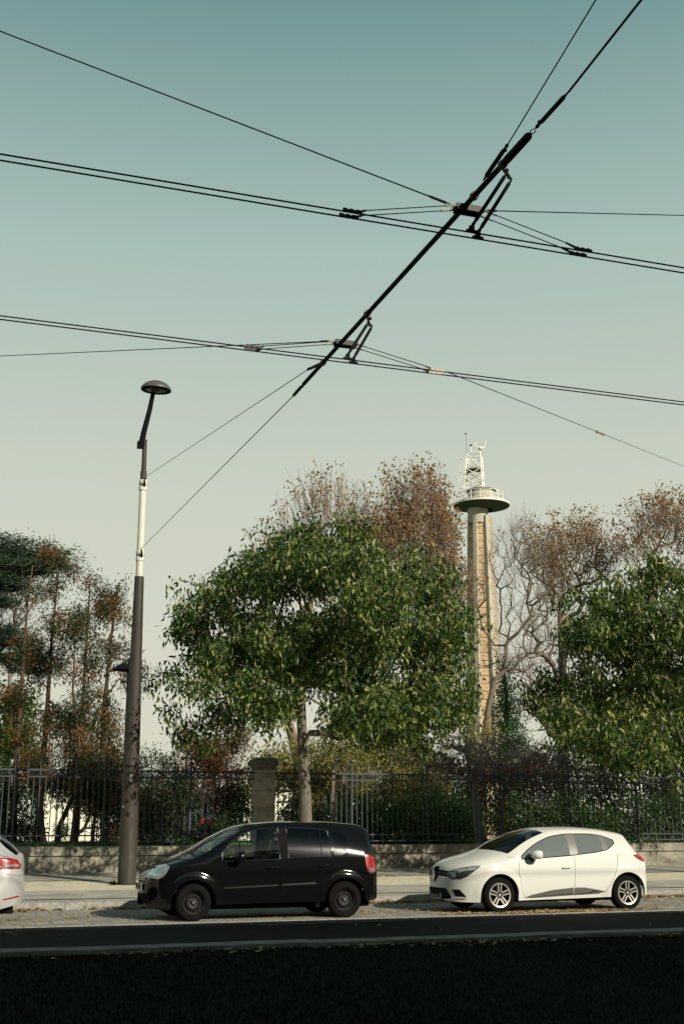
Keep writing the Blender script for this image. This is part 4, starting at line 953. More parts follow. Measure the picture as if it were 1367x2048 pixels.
# ---- silver estate, only its tail in the picture
PSi = dict(name='parked_car', loc=(-2.58, 20.25+.9, 0), label='silver estate car cut off by the left edge, only its tail showing', cat='car', group='cars parked in the cobbled bay',
    L=4.45, W=.9, xf=.88, xr=3.63, ra=.355, rad=.315, rim=.21, fn=.8, pf=2.3, rn=.5, pr=2.8, flare=.012, paint='silver_paint', wheel='alloy',
    top=[(0, .56), (.03, .72), (.1, .78), (.6, .92), (1.1, 1.0), (1.4, 1.15), (2.0, 1.42), (2.4, 1.46), (3.2, 1.46), (3.75, 1.42), (3.95, 1.36), (4.1, 1.2), (4.24, 1.08), (4.33, 1.02), (4.38, .9), (4.4, .78), (4.43, .6), (4.45, .5)],
    edge=[(0, .5), (.03, .62), (.3, .78), (.9, .9), (1.2, 1.0), (1.8, 1.3), (2.3, 1.39), (3.2, 1.38), (3.7, 1.33), (3.92, 1.27), (4.06, 1.14), (4.2, 1.05), (4.32, .95), (4.4, .72), (4.45, .46)],
    belt=[(0, .45), (.3, .7), (1.1, .88), (2.4, .93), (3.6, .99), (4.0, 1.0), (4.2, .96), (4.33, .85), (4.41, .65), (4.45, .42)],
    bottom=[(0, .36), (.03, .25), (.2, .2), (3.9, .23), (4.15, .28), (4.33, .33), (4.42, .38), (4.45, .4)],
    wb=[(1.4, .92), (2.4, .96), (3.5, 1.01), (3.9, 1.08), (4.0, 1.1)], wt=[(1.4, .98), (1.9, 1.25), (2.4, 1.33), (3.2, 1.33), (3.7, 1.28), (4.0, 1.14)],
    win=[(1.45, 2.3), (2.38, 3.1), (3.18, 3.9)], pil=[(2.3, 2.38), (3.1, 3.18)], trim='plastic_black', ws=(1.2, 2.0), rg=(3.98, 4.24),
    bow=[(0, 0), (1.2, .2), (2.0, .1), (2.5, 0), (3.9, 0), (4.1, -.14), (4.3, -.1), (4.45, 0)], yr=[(0, .7), (1.2, .76), (2.2, .62), (3.8, .61), (4.2, .68), (4.45, .7)],
    glass=dict(), pilm='plastic_black', seats=None)
t, patch, seam, sp, bv = car(PSi)
patch([(3.72, .965), (3.85, 1.0), (4.0, 1.01), (4.15, 1.0), (4.27, .965), (4.32, .90), (4.31, .845), (4.1, .84), (3.9, .845), (4.0, .875), (4.05, .89), (3.9, .91)], 'side', 'tail_light', 'tail_red', off=.01, both=True)
patch([(4.0, .892), (4.2, .915), (4.28, .90), (4.26, .875), (4.08, .872)], 'side', 'tail_light_insert', 'lamp_clear', off=.016, both=True)
patch([(4.06, .40), (4.3, .445), (4.33, .43), (4.3, .42), (4.08, .385)], 'side', 'reflector', 'tail_red', off=.006, both=True)
seam([(3.95, 1.05), (4.12, 1.02), (4.16, .99)], r=.005); seam([(4.0, .845), (4.02, .78), (4.3, .74), (4.4, .74)])
# ---- van parked far off in the park
VY = 108.; vq = W(93, 1684, VY)
PVn = dict(name='parked_van', loc=(vq.x-.4, VY+.9, -1.42+.0), label='small pale grey van parked in the park, seen through the railings at the left', cat='van', rz=PI,
    L=4.1, W=.86, xf=.75, xr=3.3, ra=.37, rad=.31, rim=.2, fn=.7, pf=2.4, rn=.25, pr=4, flare=.02, paint='van_paint', wheel='steel',
    top=[(0, .6), (.03, .85), (.1, .95), (.6, 1.08), (.95, 1.2), (1.5, 1.68), (1.8, 1.8), (2.2, 1.85), (3.9, 1.84), (4.0, 1.7), (4.05, 1.1), (4.1, .5)],
    edge=[(0, .5), (.05, .8), (.3, .95), (.9, 1.08), (1.4, 1.5), (1.8, 1.72), (2.4, 1.76), (3.85, 1.74), (3.98, 1.6), (4.05, .9), (4.1, .45)],
    belt=[(0, .46), (.05, .7), (.5, .95), (1.0, 1.0), (3.9, 1.08), (4.03, .8), (4.1, .42)], bottom=[(0, .35), (.03, .25), (4.0, .27), (4.1, .35)],
    wb=[(1.1, 1.06), (4, 1.12)], wt=[(1.1, 1.14), (1.5, 1.5), (1.8, 1.62), (4, 1.65)], win=[(1.15, 2.0), (2.2, 2.95), (3.2, 3.75)], ws=(1.0, 1.7),
    bow=[(0, 0), (1, .15), (2, 0), (4.1, 0)], yr=[(0, .7), (1, .76), (2, .72), (4.1, .7)], glass=dict(ws='glass_tint', win='glass_tint'), pilm='plastic_black', seats=None, mirror=(1.3, 1.15), mirrorm='plastic_black')
car(PVn)
# ------------------------------------------------------------------ woman walking behind the railings
def person():
    b = W(415, 1640, 36.2); g = parkz(36.2)+.03; o = Vector((b.x, 36.2, g)); s = 1.54/1.7
    t = thing('person', o, 'person in black with red gloves and fair ponytail walking left behind the railings', 'person')
    jt = {'pel': (0, 0, .93), 'sp': (.0, 0, 1.13), 'ch': (-.02, 0, 1.33), 'nk': (-.045, 0, 1.46), 'nk2': (-.07, 0, 1.53),
          'sl': (-.02, -.17, 1.39), 'el': (-.06, -.24, 1.13), 'wl': (-.17, -.23, .93), 'sr': (-.02, .17, 1.39), 'er': (.14, .22, 1.14), 'wr': (.16, .22, .9),
          'hl': (0, -.09, .88), 'kl': (-.2, -.1, .52), 'al': (-.24, -.1, .1), 'tl': (-.42, -.11, .04), 'hr': (0, .09, .88), 'kr': (.06, .1, .48), 'ar': (.32, .1, .16), 'tr': (.2, .11, .03)}
    rd = {'pel': .14, 'sp': .125, 'ch': .145, 'nk': .06, 'nk2': .052, 'sl': .07, 'el': .052, 'wl': .036, 'sr': .07, 'er': .052, 'wr': .036, 'hl': .105, 'kl': .07, 'al': .045, 'tl': .035, 'hr': .105, 'kr': .07, 'ar': .045, 'tr': .035}
    ed = [('pel', 'sp'), ('sp', 'ch'), ('ch', 'nk'), ('nk', 'nk2'), ('ch', 'sl'), ('sl', 'el'), ('el', 'wl'), ('ch', 'sr'), ('sr', 'er'), ('er', 'wr'), ('pel', 'hl'), ('hl', 'kl'), ('kl', 'al'), ('al', 'tl'), ('pel', 'hr'), ('hr', 'kr'), ('kr', 'ar'), ('ar', 'tr')]
    def skin(name, J, Rd, E, m, root, par, sub=2):
        ks = list(J); me = bpy.data.meshes.new(name); me.from_pydata([tuple(c*s for c in J[k]) for k in ks], [(ks.index(a), ks.index(b_)) for a, b_ in E], [])
        ob = bpy.data.objects.new(name, me); C.objects.link(ob); md = ob.modifiers.new('skin', 'SKIN')
        for i, k in enumerate(ks): sv = me.skin_vertices[0].data[i]; sv.radius = (Rd[k]*s, Rd[k]*s*.9); sv.use_root = (k == root)
        ss = ob.modifiers.new('s', 'SUBSURF'); ss.levels = sub; ss.render_levels = sub
        dg = bpy.context.evaluated_depsgraph_get(); me2 = bpy.data.meshes.new_from_object(ob.evaluated_get(dg)); bpy.data.objects.remove(ob)
        me2.materials.clear(); me2.materials.append(MATS[m]); me2.polygons.foreach_set('use_smooth', [True]*len(me2.polygons))
        q = bpy.data.objects.new(name, me2); C.objects.link(q); q.parent = par; return q
    skin('body', jt, rd, ed, 'cloth_black', 'pel', t)
    hd = MB(); hc = Vector((-.09, 0, 1.62))*s
    pr = [(-.125, .03), (-.115, .045), (-.085, .062), (-.04, .072), (.01, .078), (.05, .076), (.09, .06), (.115, .03), (.122, .004)]
    n = 20; vs = []
    for z, r_ in pr:
        for j in range(n):
            a = 2*PI*j/n; x, y = math.cos(a)*r_*1.22, math.sin(a)*r_*.95
            if x < 0:   # face towards -X
                k = math.exp(-(y/.016)**2); x -= .022*k*math.exp(-((z+.015)/.02)**2)+.006*k*math.exp(-((z+.062)/.012)**2); x += .006*math.exp(-((abs(y)-.03)/.014)**2)*math.exp(-((z-.015)/.014)**2)
            vs.append((hc.x+x*s, hc.y+y*s, hc.z+z*s))
    hd.add(vs, [(i*n+j, i*n+(j+1) % n, (i+1)*n+(j+1) % n, (i+1)*n+j) for i in range(len(pr)-1) for j in range(n)])
    hd.tube([(hc.x+.02, 0, hc.z-.19*s), (hc.x+.0, 0, hc.z-.06*s)], [.05, .048], 10)
    for e in (-1, 1): hd.ball((hc.x+.012, e*.076*s, hc.z-.01), .02, 5, (1, .4, 1.4))
    ho = hd.build('head', 'skin', t, smooth=70)
    ey = MB(); [ey.ball((hc.x-.083*s, e*.03*s, hc.z+.015*s), .009, 5) for e in (-1, 1)]; ey.build('eyes', 'ink', ho)
    hr = MB(); vs = []
    for i in range(9):
        f_ = i/8; z = -.08+.215*f_; r_ = .098*math.sqrt(max(.0, 1-(f_*1.0)**3))+.002
        for j in range(n): a = 2*PI*j/n; x = math.cos(a)*r_*1.12; x = x*(1 if x > 0 else (.25 if z < .05 else .98)); vs.append((hc.x+(x+.012)*s, hc.y+math.sin(a)*r_*.93*s, hc.z+z*s))
    hr.add(vs, [(i*n+j, i*n+(j+1) % n, (i+1)*n+(j+1) % n, (i+1)*n+j) for i in range(8) for j in range(n)])
    hr.tube([(hc.x+.1, 0, hc.z+.01), (hc.x+.16, .005, hc.z-.03), (hc.x+.2, .01, hc.z-.13), (hc.x+.21, .01, hc.z-.27)], [.03, .035, .028, .01], 8)
    hr.build('hair', 'hair', t, smooth=70)
    for sd, wj, dr in (('l', jt['wl'], (-.45, 0, -1)), ('r', jt['wr'], (.0, 0, -1))):
        d = Vector(dr).normalized(); w = Vector(wj); J = {'w': tuple(w-d*.05), 'c': tuple(w+d*.03), 'p': tuple(w+d*.09)}; Rd = {'w': .05, 'c': .052, 'p': .045}; E = [('w', 'c'), ('c', 'p')]
        sdv = Vector((1, 0, 0)) if abs(d.z) > .9 else Vector((.7, 0, -.3)).normalized()
        for i in range(4):
            q = w+d*.11+sdv*(i-1.5)*.021; a = q+d*(.035+.004*(1-abs(i-1.5))); e = a+d*.03+Vector((-.012, 0, 0)); J[f'f{i}'] = tuple(q); J[f'g{i}'] = tuple(a); J[f'h{i}'] = tuple(e)
            Rd[f'f{i}'] = Rd[f'g{i}'] = .0125; Rd[f'h{i}'] = .010; E += [('p', f'f{i}'), (f'f{i}', f'g{i}'), (f'g{i}', f'h{i}')]
        J['t0'] = tuple(w+d*.05-sdv*.05); J['t1'] = tuple(w+d*.09-sdv*.065); Rd['t0'] = .015; Rd['t1'] = .012; E += [('c', 't0'), ('t0', 't1')]
        skin('glove', J, Rd, E, 'cloth_red', 'w', t, 1)
person()
# dark bench behind the wall
bq = W(292, 1686, 36.0); z0 = parkz(36)
bn = thing('park_bench', (bq.x, 36, z0), 'low dark bench on the lawn just behind the wall, between lamp post and person', 'bench')
mb = MB()
for k in range(4): mb.box(bq.x-.75, bq.x+.75, 35.8+k*.11, 35.88+k*.11, z0+.2, z0+.235)
mb.build('seat', 'plastic_black', bn, org=bn.location)
for e in (-.6, .6):
    mb = MB(); mb.box(bq.x+e-.03, bq.x+e+.03, 35.82, 36.2, z0-.05, z0+.2); mb.build('leg', 'plastic_black', bn, org=bn.location)
# ------------------------------------------------------------------ trees
def pxs(Y, px=700): return (W(px+50, 1300, Y)-W(px-50, 1300, Y)).length/100
def blob(cx, cy, rx, ry, Y, dr=None, dy=0):
    s = pxs(Y+dy, cx); c = W(cx, cy, Y+dy); return (np.array(c), np.array([rx*s, (dr if dr else (rx+ry)/2*s), ry*s]))
def sample(blobs, n, rng, shell=.35):
    vol = np.array([b[1].prod() for b in blobs])**.6; vol /= vol.sum(); out = []
    while len(out) < n:
        b = blobs[rng.choice(len(blobs), p=vol)]; d = rng.normal(size=3); d /= np.linalg.norm(d); p = b[0]+d*b[1]*(rng.uniform(0, 1)**shell)
        deep = min(np.linalg.norm((p-q[0])/q[1]) for q in blobs)
        if deep < .45 and rng.uniform() < .8: continue
        out.append(p)
    return np.array(out)
def clumpy(blobs, nc, per, sig, rng, shell=.3, void=1.):
    c = sample(blobs, int(nc*void), rng, shell); nv = np.array([noise.noise(Vector(q)*.75+Vector((3, 1, 7))) for q in c]); c = c[np.argsort(-nv+rng.normal(0, .12, len(nv)))[:nc]]; k = rng.poisson(per, nc)+2; p = np.repeat(c, k, 0)
    return p+rng.normal(size=p.shape)*sig*np.array([1, 1, .8])
def skeleton(trunk, targets, rng, step=.4, jit=.06, sag=0., r_tip=.006, expo=2.3, bias=.35, lift=0.):
    """trunk: list of points; joins every target to the growing skeleton by a bent path"""
    P = [np.array(trunk[0], float)]; par = [-1]
    for a, b in zip(trunk[:-1], trunk[1:]):
        a, b = np.array(a, float), np.array(b, float); k = max(1, int(np.linalg.norm(b-a)/step))
        for i in range(1, k+1): P.append(a+(b-a)*i/k); par.append(len(P)-2)
    nt0 = len(P); fork = P[-1]; start = int(nt0*.55); dist = [0.]*nt0
    for i in range(1, nt0): dist[i] = dist[par[i]]+np.linalg.norm(P[i]-P[par[i]])
    order = np.argsort(np.linalg.norm(targets-P[start], axis=1)); tips = []
    for ti in order:
        t = targets[ti]; A = np.array(P[start:]); d = np.linalg.norm(A-t, axis=1); cost = d+bias*np.array(dist[start:])
        up = t[2]-A[:, 2]; cost = cost+np.where(up < -.2, -up*.5, 0)
        j = int(np.argmin(cost))+start; a = P[j]; L_ = np.linalg.norm(t-a)
        if L_ < step*.5: tips.append(j); continue
        k = max(1, int(L_/step)); pj = j
        pd = (a-P[par[j]]) if par[j] >= 0 else np.array([0, 0, 1.]); pd = pd/max(1e-6, np.linalg.norm(pd)); c = a+pd*L_*.35+np.array([0, 0, lift*L_])
        for i in range(1, k+1):
            f = i/k; q = (1-f)**2*a+2*f*(1-f)*c+f*f*t+rng.normal(0, jit, 3)*(step if i < k else 0)
            P.append(q); par.append(pj); dist.append(dist[pj]+np.linalg.norm(q-P[pj])); pj = len(P)-1
        tips.append(pj)
    n = len(P); w = np.zeros(n); 
    for t in tips: w[t] += 1
    for i in range(n-1, 0, -1): w[par[i]] += w[i]
    rad = r_tip*np.maximum(w, .7)**(1/expo); return np.array(P), np.array(par), rad, tips
def tubes_np(A, B, ra, rb, ns):
    """frusta for each pair (A_i, B_i)"""
    d = B-A; L_ = np.linalg.norm(d, axis=1, keepdims=True); d = d/np.maximum(L_, 1e-6)
    up = np.where(np.abs(d[:, 2:3]) < .9, np.array([[0, 0, 1.]]), np.array([[1., 0, 0]])); u = np.cross(d, up); u /= np.linalg.norm(u, axis=1, keepdims=True); v = np.cross(d, u)
    V = []; 
    for P, r in ((A, ra), (B, rb)):
        for j in range(ns): a = 2*PI*j/ns; V.append(P+(u*math.cos(a)+v*math.sin(a))*r[:, None])
    V = np.stack(V, 1); n = len(A); base = (np.arange(n)*2*ns)[:, None]; Fc = []
    for j in range(ns): Fc.append(base+np.array([[j, (j+1) % ns, ns+(j+1) % ns, ns+j]]))
    return V.reshape(-1, 3), np.concatenate(Fc, 0)
def limbs(name, P, par, rad, m, parent, org, trunk_r=None, ntr=0, flare=1.25, extra=None, taper=.42):
    i = np.arange(1, len(P)); A = P[par[i]]; B = P[i]; ra = np.minimum(rad[par[i]], rad[i]*1.6+.003); rb = rad[i].copy()
    if trunk_r is not None:
        for k in range(len(i)):
            if i[k] < ntr:
                f0 = par[i[k]]/max(1, ntr-1); f1 = i[k]/max(1, ntr-1); g = lambda f: trunk_r*(1-taper*f)*(1+(flare-1)*max(0, 1-f*6)**2)
                ra[k] = max(g(f0), rad[par[i[k]]] if f0 > .9 else 0); rb[k] = g(f1)
    Vs = []; Fs = []; off = 0
    for lo, hi, ns in ((.06, 9, 10), (.018, .06, 6), (0, .018, 3)):
        m_ = (rb >= lo) & (rb < hi)
        if not m_.any(): continue
        v, f = tubes_np(A[m_], B[m_], ra[m_], rb[m_], ns); Vs.append(v); Fs.append(f+off); off += len(v)
    if extra is not None: Vs.append(extra[0]); Fs.append(extra[1]+off)
    return npmesh(name, np.concatenate(Vs), np.concatenate(Fs), m, parent, org, smooth=True)
def leaves(name, C_, rng, n, spread, ln, wd, m, parent, org, droop=.8, outward=None, flat=0., vary=.35, fold=.3, aniso=(1, 1, 1), hang=0.):
    """n pointed leaves round every centre"""
    k = len(C_)*n; c = np.repeat(C_, n, 0)+rng.normal(size=(k, 3))*spread*np.array(aniso)
    c[:, 2] -= np.abs(rng.normal(size=k))*hang
    d = rng.normal(size=(k, 3)); d[:, 2] = d[:, 2]*(1-flat)-droop*1.6; d /= np.linalg.norm(d, axis=1, keepdims=True)
    e = np.cross(d, rng.normal(size=(k, 3))); e /= np.linalg.norm(e, axis=1, keepdims=True); f = np.cross(d, e)
    l = ln*rng.uniform(1-vary, 1+vary, k)[:, None]; w = wd*rng.uniform(1-vary, 1+vary, k)[:, None]/2
    V = np.stack([c, c+d*l*.42+e*w+f*w*fold, c+d*l, c+d*l*.42-e*w+f*w*fold], 1).reshape(-1, 3); b = np.arange(k)[:, None]*4
    Fc = np.concatenate([b+[[0, 1, 2]], b+[[0, 2, 3]]], 0)
    return npmesh(name, V, Fc, m, parent, org)
def sprouts(T, rng, k, ln, r, up=.8, out=None, spread=.5):
    """thin shoots from each tip; returns tube mesh data and their ends"""
    n = len(T)*k; A = np.repeat(T, k, 0); d = rng.normal(size=(n, 3))*spread
    if out is not None: o = A-out; o /= np.linalg.norm(o, axis=1, keepdims=True); d += o*.6
    d[:, 2] += up; d /= np.linalg.norm(d, axis=1, keepdims=True); l = ln*rng.uniform(.5, 1.2, n)[:, None]
    M_ = A+d*l*.5+rng.normal(size=(n, 3))*ln*.05; B = M_+(d+np.array([0, 0, .35*np.sign(up)]))*l*.5
    v1, f1 = tubes_np(A, M_, np.full(n, r), np.full(n, r*.8), 3); v2, f2 = tubes_np(M_, B, np.full(n, r*.8), np.full(n, r*.5), 3)
    return (np.concatenate([v1, v2]), np.concatenate([f1, f2+len(v1)])), B
def tree(name, label, cat, group, base, trunk, tr, blobs, nt, bark, lf=None, seed=0, step=.4, sp=None, r_tip=.006, shell=.35, lift=0., bias=.35, clump=None, gnarl=.06, keep=1., leaf_at_tips=True, expo=2.3, taper=.42):
    rng = np.random.default_rng(seed); org = Vector(base); t = thing(name, org, label, cat, group)
    T = clumpy(blobs, clump[0], nt/clump[0], clump[1], rng, shell, *clump[2:]) if clump else sample(blobs, nt, rng, shell)
    P, par, rad, tips = skeleton([base]+trunk, T, rng, step=step, jit=gnarl, r_tip=r_tip, lift=lift, bias=bias, expo=expo)
    L0 = sum(max(1, int((Vector(b)-Vector(a)).length/step)) for a, b in zip(([base]+trunk)[:-1], trunk))+1
    ext = None; C_ = T
    if sp:
        ctr = np.mean([b[0] for b in blobs], 0) if blobs else T.mean(0); ext, ends = sprouts(T, rng, sp['k'], sp['ln'], sp['r'], sp.get('up', .8), ctr, sp.get('spread', .5)); C_ = ends
    limbs('trunk', P, par, rad, bark, t, org, tr, L0, extra=ext, taper=taper)
    if lf:
        if keep < 1: C_ = C_[rng.uniform(size=len(C_)) < keep]
        l = dict(lf); m = l.pop('m'); leaves('crown', C_, rng, l.pop('n'), l.pop('spread'), l.pop('ln'), l.pop('wd'), m, t, org, **l)
    return t
g = lambda px, Y, z: (W(px, 1645, Y).x, Y, z)
# street trees on the pavement
SY = 28.; zs = zw(28)-.02
LS = dict(m='leaf_street', n=18, spread=.11, ln=.158, wd=.056, droop=1., hang=.13)
bl = [blob(*b, SY, dr=(2.9 if b[2] > 90 else 1.5 if b[2] > 55 else .8), dy=dy) for b, dy in (((650, 1190, 200, 110), 0), ((500, 1190, 75, 80), .3), ((785, 1200, 110, 105), -.3), ((480, 1310, 120, 90), -.4), ((415, 1340, 68, 66), .3),
      ((338, 1410, 30, 10), .2), ((640, 1290, 150, 80), -1.2), ((800, 1330, 120, 120), .3), ((865, 1385, 62, 60), -.3), ((640, 1115, 120, 60), .2), ((400, 1240, 50, 50), 0), ((750, 1410, 80, 60), .6), ((445, 1400, 75, 42), .6), ((395, 1425, 34, 40), 0), ((880, 1240, 50, 70), 0), ((545, 1370, 50, 40), .9), ((430, 1385, 80, 42), -2.6), ((530, 1395, 60, 34), -3.), ((840, 1390, 70, 46), -2.6), ((720, 1405, 70, 32), -3.), ((640, 1200, 150, 100), -2), ((470, 1130, 50, 40), 0), ((430, 1195, 55, 60), 0), ((560, 1105, 70, 44), 0), ((760, 1115, 70, 44), 0), ((880, 1180, 42, 80), 0), ((735, 1437, 90, 34), -.3), ((845, 1432, 60, 38), .3), ((455, 1440, 50, 26), .2))]
tree('street_tree', 'leafy green street tree with pale trunk in the middle, behind the black car', 'tree', 'green street trees on the pavement', g(614, SY, zs),
     [W(611, 1600, SY), W(606, 1520, SY), W(603, 1450, SY), W(601, 1385, SY), W(606, 1330, SY)], .165, bl, 2900, 'bark_grey', LS, 11, step=.3, r_tip=.0052, expo=2.6, shell=.42, bias=.15, clump=(285, .23, 1.2), lift=.16)
bl = [blob(*b, SY, dr=(2.9 if b[2] > 90 else 1.5 if b[2] > 55 else .8), dy=dy) for b, dy in (((1330, 1215, 120, 85), 0), ((1210, 1225, 75, 80), .2), ((1145, 1250, 42, 55), 0), ((1400, 1290, 150, 130), 0), ((1230, 1330, 110, 90), -.5), ((1135, 1395, 55, 45), -.5), ((1092, 1375, 32, 22), -.4),
      ((1190, 1450, 80, 60), .3), ((1290, 1470, 90, 60), -.3), ((1420, 1430, 100, 80), .2), ((1340, 1150, 75, 45), 0), ((1480, 1200, 110, 90), 0), ((1550, 1330, 120, 120), 0), ((1250, 1400, 90, 70), .8), ((1180, 1430, 80, 46), -2.6), ((1290, 1450, 80, 46), -3.), ((1400, 1420, 90, 50), -2.6), ((1330, 1250, 150, 90), -2), ((1160, 1195, 40, 40), 0))]
tree('street_tree', 'darker leafy green street tree at the right edge, above the white car', 'tree', 'green street trees on the pavement', g(1412, SY+.6, zs),
     [W(1408, 1580, SY+.6), W(1400, 1500, SY+.4), W(1390, 1430, SY+.2), W(1385, 1370, SY)], .17, bl, 3300, 'bark_grey', LS, 12, step=.3, r_tip=.0052, expo=2.6, shell=.42, bias=.15, clump=(290, .23, 1.3), lift=.16)
# horse chestnuts gone brown, far off
LC = dict(m='leaf_chestnut', n=7, spread=.15, ln=.22, wd=.1, droop=.35)
def chestnut(label, Y, bpx, tops, bs, nt, keep, seed, k=3, bark='twig', n=7, up=1., dens=1.):
    z = parkz(min(Y, 90)); l = dict(LC); l['n'] = max(3, int(n*.75)); keep *= .8
    return tree('chestnut_tree', label, 'tree', 'brown horse chestnuts beyond the park', g(bpx, Y, z), [W(*p, Y) for p in tops], .34, [blob(b[0], b[1]+14, max(8, b[2]-6), max(8, b[3]-14), Y) for b in bs], int(nt*.56), bark, l, seed, step=.8, sp=dict(k=max(2, k-1), ln=1.5, r=.013, up=1.2, spread=.35), r_tip=.011, shell=.6, lift=.22, bias=.1, keep=keep)
chestnut('sparse brown chestnut, leftmost of the two rising above the middle green tree', 62, 600, [(592, 1500), (575, 1440), (620, 1330)], [(650, 1060, 95, 100), (570, 1110, 50, 70), (700, 1080, 60, 100), (740, 1060, 20, 70), (640, 1010, 60, 50)], 800, .36, 21, n=6)
chestnut('dense brown chestnut crown directly left of the tower, above the middle green tree', 60, 830, [(835, 1450), (830, 1300)], [(830, 1020, 70, 75), (850, 1110, 60, 100), (790, 1090, 60, 70), (878, 1078, 38, 40), (882, 1200, 38, 110), (760, 1120, 50, 60), (872, 1320, 22, 90)], 1500, .75, 22, k=4, n=7)
chestnut('brown chestnut between the tower and the right green tree, broad rounded top', 64, 1125, [(1122, 1440), (1124, 1340), (1120, 1220)], [(1150, 1110, 75, 60), (1095, 1120, 42, 55), (1200, 1130, 38, 40), (1130, 1180, 50, 50), (1150, 1080, 60, 38)], 950, .62, 23, n=7)
chestnut('reddish brown chestnut top above the right green tree at the right edge', 60, 1330, [(1330, 1450), (1330, 1300)], [(1310, 1070, 60, 60), (1370, 1060, 55, 55), (1270, 1110, 34, 40), (1400, 1100, 60, 60), (1330, 1040, 50, 35)], 850, .65, 24, n=7)
# bare trees near the tower
def bare(label, Y, base, tops, bs, nt, seed, tr, bark='bark_pale', k=3, ln=.8, keep=.0, up=.7, r=.008, step=.5, m='leaf_chestnut', n=2, group='bare trees in front of the tower', name='bare_tree', rt=.013, gn=.09, lift=.15, expo=2.3, bias=.35):
    lf = dict(m=m, n=n, spread=.08, ln=.16, wd=.07, droop=.6) if keep else None
    return tree(name, label, 'tree', group, base, tops, tr, bs, nt, bark, lf, seed, step=step, sp=dict(k=k, ln=ln, r=r, up=up, spread=.6), r_tip=rt, shell=.5, lift=lift, keep=keep or 1, gnarl=gn, expo=expo, bias=bias)
Y = 52
bare('tall bare pale tree forking in front of the tower, twigs spreading to its right', Y, g(962, Y, parkz(Y)), [W(966, 1500, Y), W(975, 1420, Y), W(988, 1360, Y)],
     [blob(1010, 1290, 50, 60, Y), blob(1045, 1180, 48, 80, Y), blob(1015, 1120, 35, 80, Y), blob(1050, 1100, 40, 60, Y), blob(1080, 1230, 36, 60, Y), blob(958, 1170, 16, 50, Y), blob(1060, 1330, 40, 35, Y)], 420, 31, .21, keep=.04, ln=.9, bias=.2, expo=2.4, gn=.08, step=.7, rt=.009)
Y = 46
bare('thin bare tree reaching left across the sky beside the right green tree', Y, g(1128, Y, parkz(Y)), [W(1126, 1480, Y), W(1118, 1370, Y), W(1105, 1330, Y)],
     [blob(1070, 1280, 40, 40, Y), blob(1055, 1340, 30, 30, Y), blob(1080, 1420, 30, 50, Y), blob(1090, 1240, 30, 50, Y), blob(1050, 1400, 25, 40, Y)], 170, 32, .16, ln=.6, r=.007, bias=.15, expo=2.0)
# low umbrella tree behind the fence: dark twisted limbs, some red leaves
Y = 35.; up_ = []
base = g(962, Y, parkz(Y)-.1)
bs = [blob(960, 1510, 170, 34, Y, 2.2), blob(860, 1500, 70, 26, Y, 1.6), blob(1060, 1520, 100, 38, Y, 1.8), blob(1110, 1565, 50, 40, Y, 1.2), blob(950, 1480, 90, 18, Y, 1.5)]
tree('umbrella_tree', 'low dark umbrella shaped tree with twisted bare limbs behind the fence, below the tower', 'tree', None, base, [W(956, 1640, Y), W(950, 1600, Y), W(948, 1572, Y)], .19, bs, 480, 'twig_grey', None, 33, step=.28, sp=dict(k=4, ln=.42, r=.0062, up=-.05, spread=.8), r_tip=.0085, shell=.5, lift=-.02, gnarl=.13, bias=.1, expo=2.0)
Y = 34.8
tree('small_tree', 'small tree with rusty red hanging leaves under the umbrella tree, lit thin trunk', 'tree', None, g(1003, Y, parkz(Y)-.1), [W(1003, 1620, Y), W(1008, 1570, Y)], .07, [blob(960, 1540, 70, 24, Y), blob(1060, 1550, 80, 30, Y), blob(1010, 1530, 110, 26, Y), blob(900, 1530, 40, 20, Y)], 110, 'bark_pale', dict(m='leaf_redfall', n=6, spread=.12, ln=.12, wd=.04, droop=.9, hang=.12), 34, step=.3, r_tip=.006)
for k, (px, w, dx, Y, top, lb) in enumerate(((946, .12, 3, 38.6, 1470, 'second slim lit trunk left of the umbrella tree trunk, behind the fence'), (662, .1, 2, 37.5, 1500, 'left of two thin trunks behind the fence, right of the middle street tree'), (676, .07, 6, 38, 1500, 'right of two thin trunks behind the fence, right of the middle street tree'))):
    b = g(px, Y, parkz(Y)-.1); tree('slim_tree', lb, 'tree', 'slim trunks behind the fence', b, [W(px+dx, 1600, Y), W(px+dx*2, top+40, Y)], w, [blob(px+dx*3, top, 40, 26, Y)], 60, 'bark_pale', dict(m='leaf_olive', n=8, spread=.2, ln=.14, wd=.05, droop=.7), 40+k, step=.3)
# left group: ragged brown conifers, cedar
LB = dict(m='leaf_cypress', n=24, spread=.16, ln=.13, wd=.035, droop=.7, hang=.16)
def cyp(label, Y, pts, tr, clumps, nt, seed, lf=LB, m=None):
    l = dict(lf); 
    if m: l['m'] = m
    b = g(pts[0][0], Y, parkz(Y)-.1)
    return tree('swamp_cypress', label, 'tree', 'ragged rust brown conifers behind the left fence', b, [W(*p, Y) for p in pts[1:]], tr, [blob(c[0], c[1], c[2]*.66, c[3]*1.15, Y) for c in clumps], int(nt*1.1), 'bark_red', l, seed, step=.35, r_tip=.005, shell=.6, lift=-.06, taper=.8, clump=(max(10, nt//5), .2), gnarl=.08, bias=.1)
cyp('ragged brown conifer left of the lamp post, nearest to it, tallest thin top', 41, [(213, 1690), (206, 1600), (207, 1440), (218, 1320), (228, 1230), (238, 1165)], .13, [(238, 1170, 22, 24), (222, 1215, 34, 34), (248, 1250, 20, 45), (215, 1300, 30, 30), (262, 1345, 34, 22), (205, 1400, 22, 40), (235, 1425, 34, 40), (225, 1520, 48, 50), (240, 1580, 40, 50)], 230, 51)
